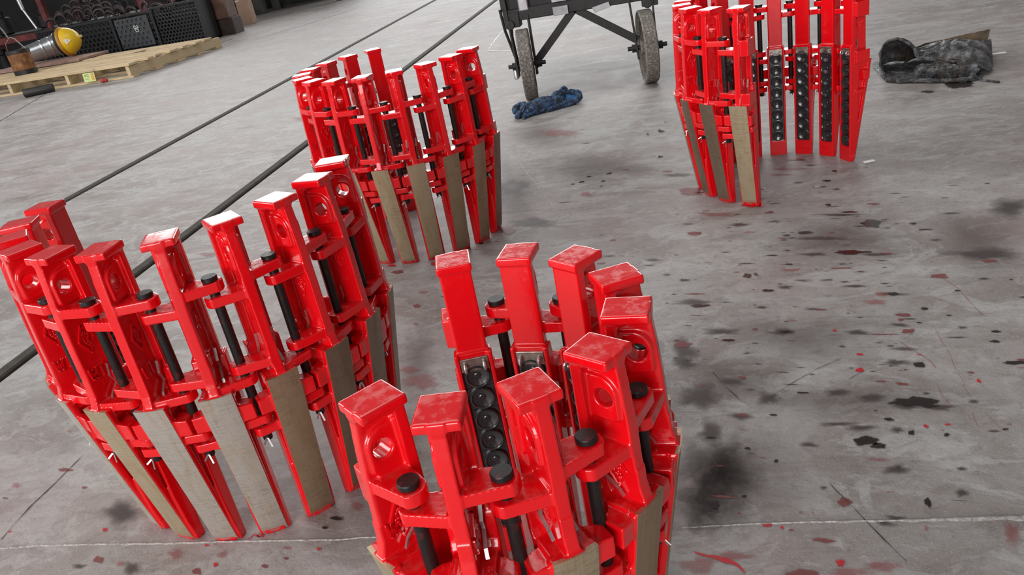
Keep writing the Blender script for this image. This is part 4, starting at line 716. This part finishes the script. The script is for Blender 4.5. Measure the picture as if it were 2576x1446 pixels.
mb = MB(); mb.cyl((-8.60, 10.55, .53), (-8.72, 10.58, .80), .018, 12); mb.cyl((-8.72, 10.58, .80), (-8.75, 10.60, .95), .028, 12); o = put('steel_rod', mb.mesh('steel_rod', M_steel, auto=.6)); tag(o, 'bright steel rod standing in the hook heap near the red rack', 'rod')
# rusty stand, cardboard box, bench, scrap
stn = tag(empty('machine_stand', (-5.80, 10.66, 0)), 'brown rusty steel stand on the floor right of the crates', 'stand')
mb = MB(); mb.box((-.04, .14, .11), (.26, .26, .22)); prt('foot', mb, plain('dark_rust', (.040, .024, .020), .6, .2, .4, 10), stn, .006)
mb = MB(); mb.box((-.04, .12, .55), (.22, .26, .66)); prt('column', mb, plain('brown_rust', (.115, .060, .042), .55, .2, .45, 7), stn, .006)
mb = MB(); mb.box((-.15, .13, .42), (.06, .24, .40)); prt('side_plate', mb, plain('maroon_paint', (.075, .028, .030), .6, 0, .3, 8), stn, .004)
mb = MB(); mb.box((-.04, .12, .90), (.26, .30, .05)); prt('top_plate', mb, plain('red_oxide', (.26, .07, .05), .6, 0, .3, 8), stn, .004)
cb = tag(empty('cardboard_box', (-6.14, 11.9, 0), .12), 'small tan cardboard box standing behind the rusty stand', 'box'); M_card = plain('tan_cardboard', (.36, .235, .165), .8, 0, .12, 10)
mb = MB(); mb.box((0, .1, .19), (.185, .2, .37)); prt('body', mb, M_card, cb, .003)
mb = MB(); mb.box((-.06, -.002, .355), (.07, .004, .018)); prt('tape', mb, plain('pale_tape', (.6, .55, .45), .5), cb, 0)
mb = MB(); mb.box((0, .02, .004), (.15, .12, .008)); prt('bottom_flap', mb, M_card, cb, 0)
M_grn = plain('grey_green_paint', (.075, .078, .070), .6, 0, .25, 6)
bn = tag(empty('bench', (-6.05, 13.75, 0)), 'long grey green steel workbench at the back, only its legs in view', 'bench')
for x in (-.72, .78):
    for y in (0, .7): mb = MB(); mb.box((x, y, .30), (.16, .14, .60)); prt('leg', mb, M_grn, bn, .006)
mb = MB(); mb.bar((-.8, 0, .45), (.86, 0, .45), .08, .16); prt('rail', mb, M_grn, bn, .004)
mb = MB(); mb.box((.03, .35, .63), (1.9, .9, .06)); prt('top', mb, M_grn, bn, .004)
for i, (x, y, L_, rz, z) in enumerate(((-7.35, 13.1, 1.3, .5, .18), (-8.1, 13.4, 1.5, .15, .30), (-7.9, 12.9, 1.2, .9, .1))):
    mb = MB(); mb.prism([(0, 0), (.12, 0), (.12, .012), (.012, .012), (.012, .12), (0, .12)], -L_ / 2, L_ / 2, Matrix(((0, 0, 1, 0), (1, 0, 0, 0), (0, 1, 0, 0), (0, 0, 0, 1))))
    o = put('angle_iron', mb.mesh('angle_iron', plain('scrap_brown_%d' % i, (.07 + .02 * i, .05, .047), .6, .3, .3, 8))); o.location = (x, y, z); o.rotation_euler = (0, (.22, .3, .05)[i], rz)
    tag(o, ('brown angle iron leaning in the scrap left of the bench', 'long angle iron lying behind the leaning one', 'short angle iron on the floor behind the cardboard box')[i], 'angle iron')
for i in range(7):
    r0 = random.uniform(.12, .22); hh = random.uniform(.3, .7); mb = MB(); mb.lathe([(r0, 0), (r0, hh * .4), (r0 * .8, hh * .42), (r0 * .8, hh), (r0 * .5, hh + .02)], 18)
    o = put('scrap_casting', mb.mesh('scrap_casting', M_dark, auto=.6)); o.location = (-10.2 + .5 * i, 14.45 + random.uniform(-.1, .1), 0); tag(o, 'dark casting standing in shadow behind the crates', 'casting', 'dark castings in the back row')
# partition behind the stores, their shade put into its dark colour
mb = MB(); mb.box((-15.5, 15.0, 1.1), (20.0, .12, 2.2)); o = put('wall_back', mb.mesh('wall_back', plain('shade_dark_partition', (.045, .042, .042), .8, 0, .3, 2))); o['kind'] = 'structure'
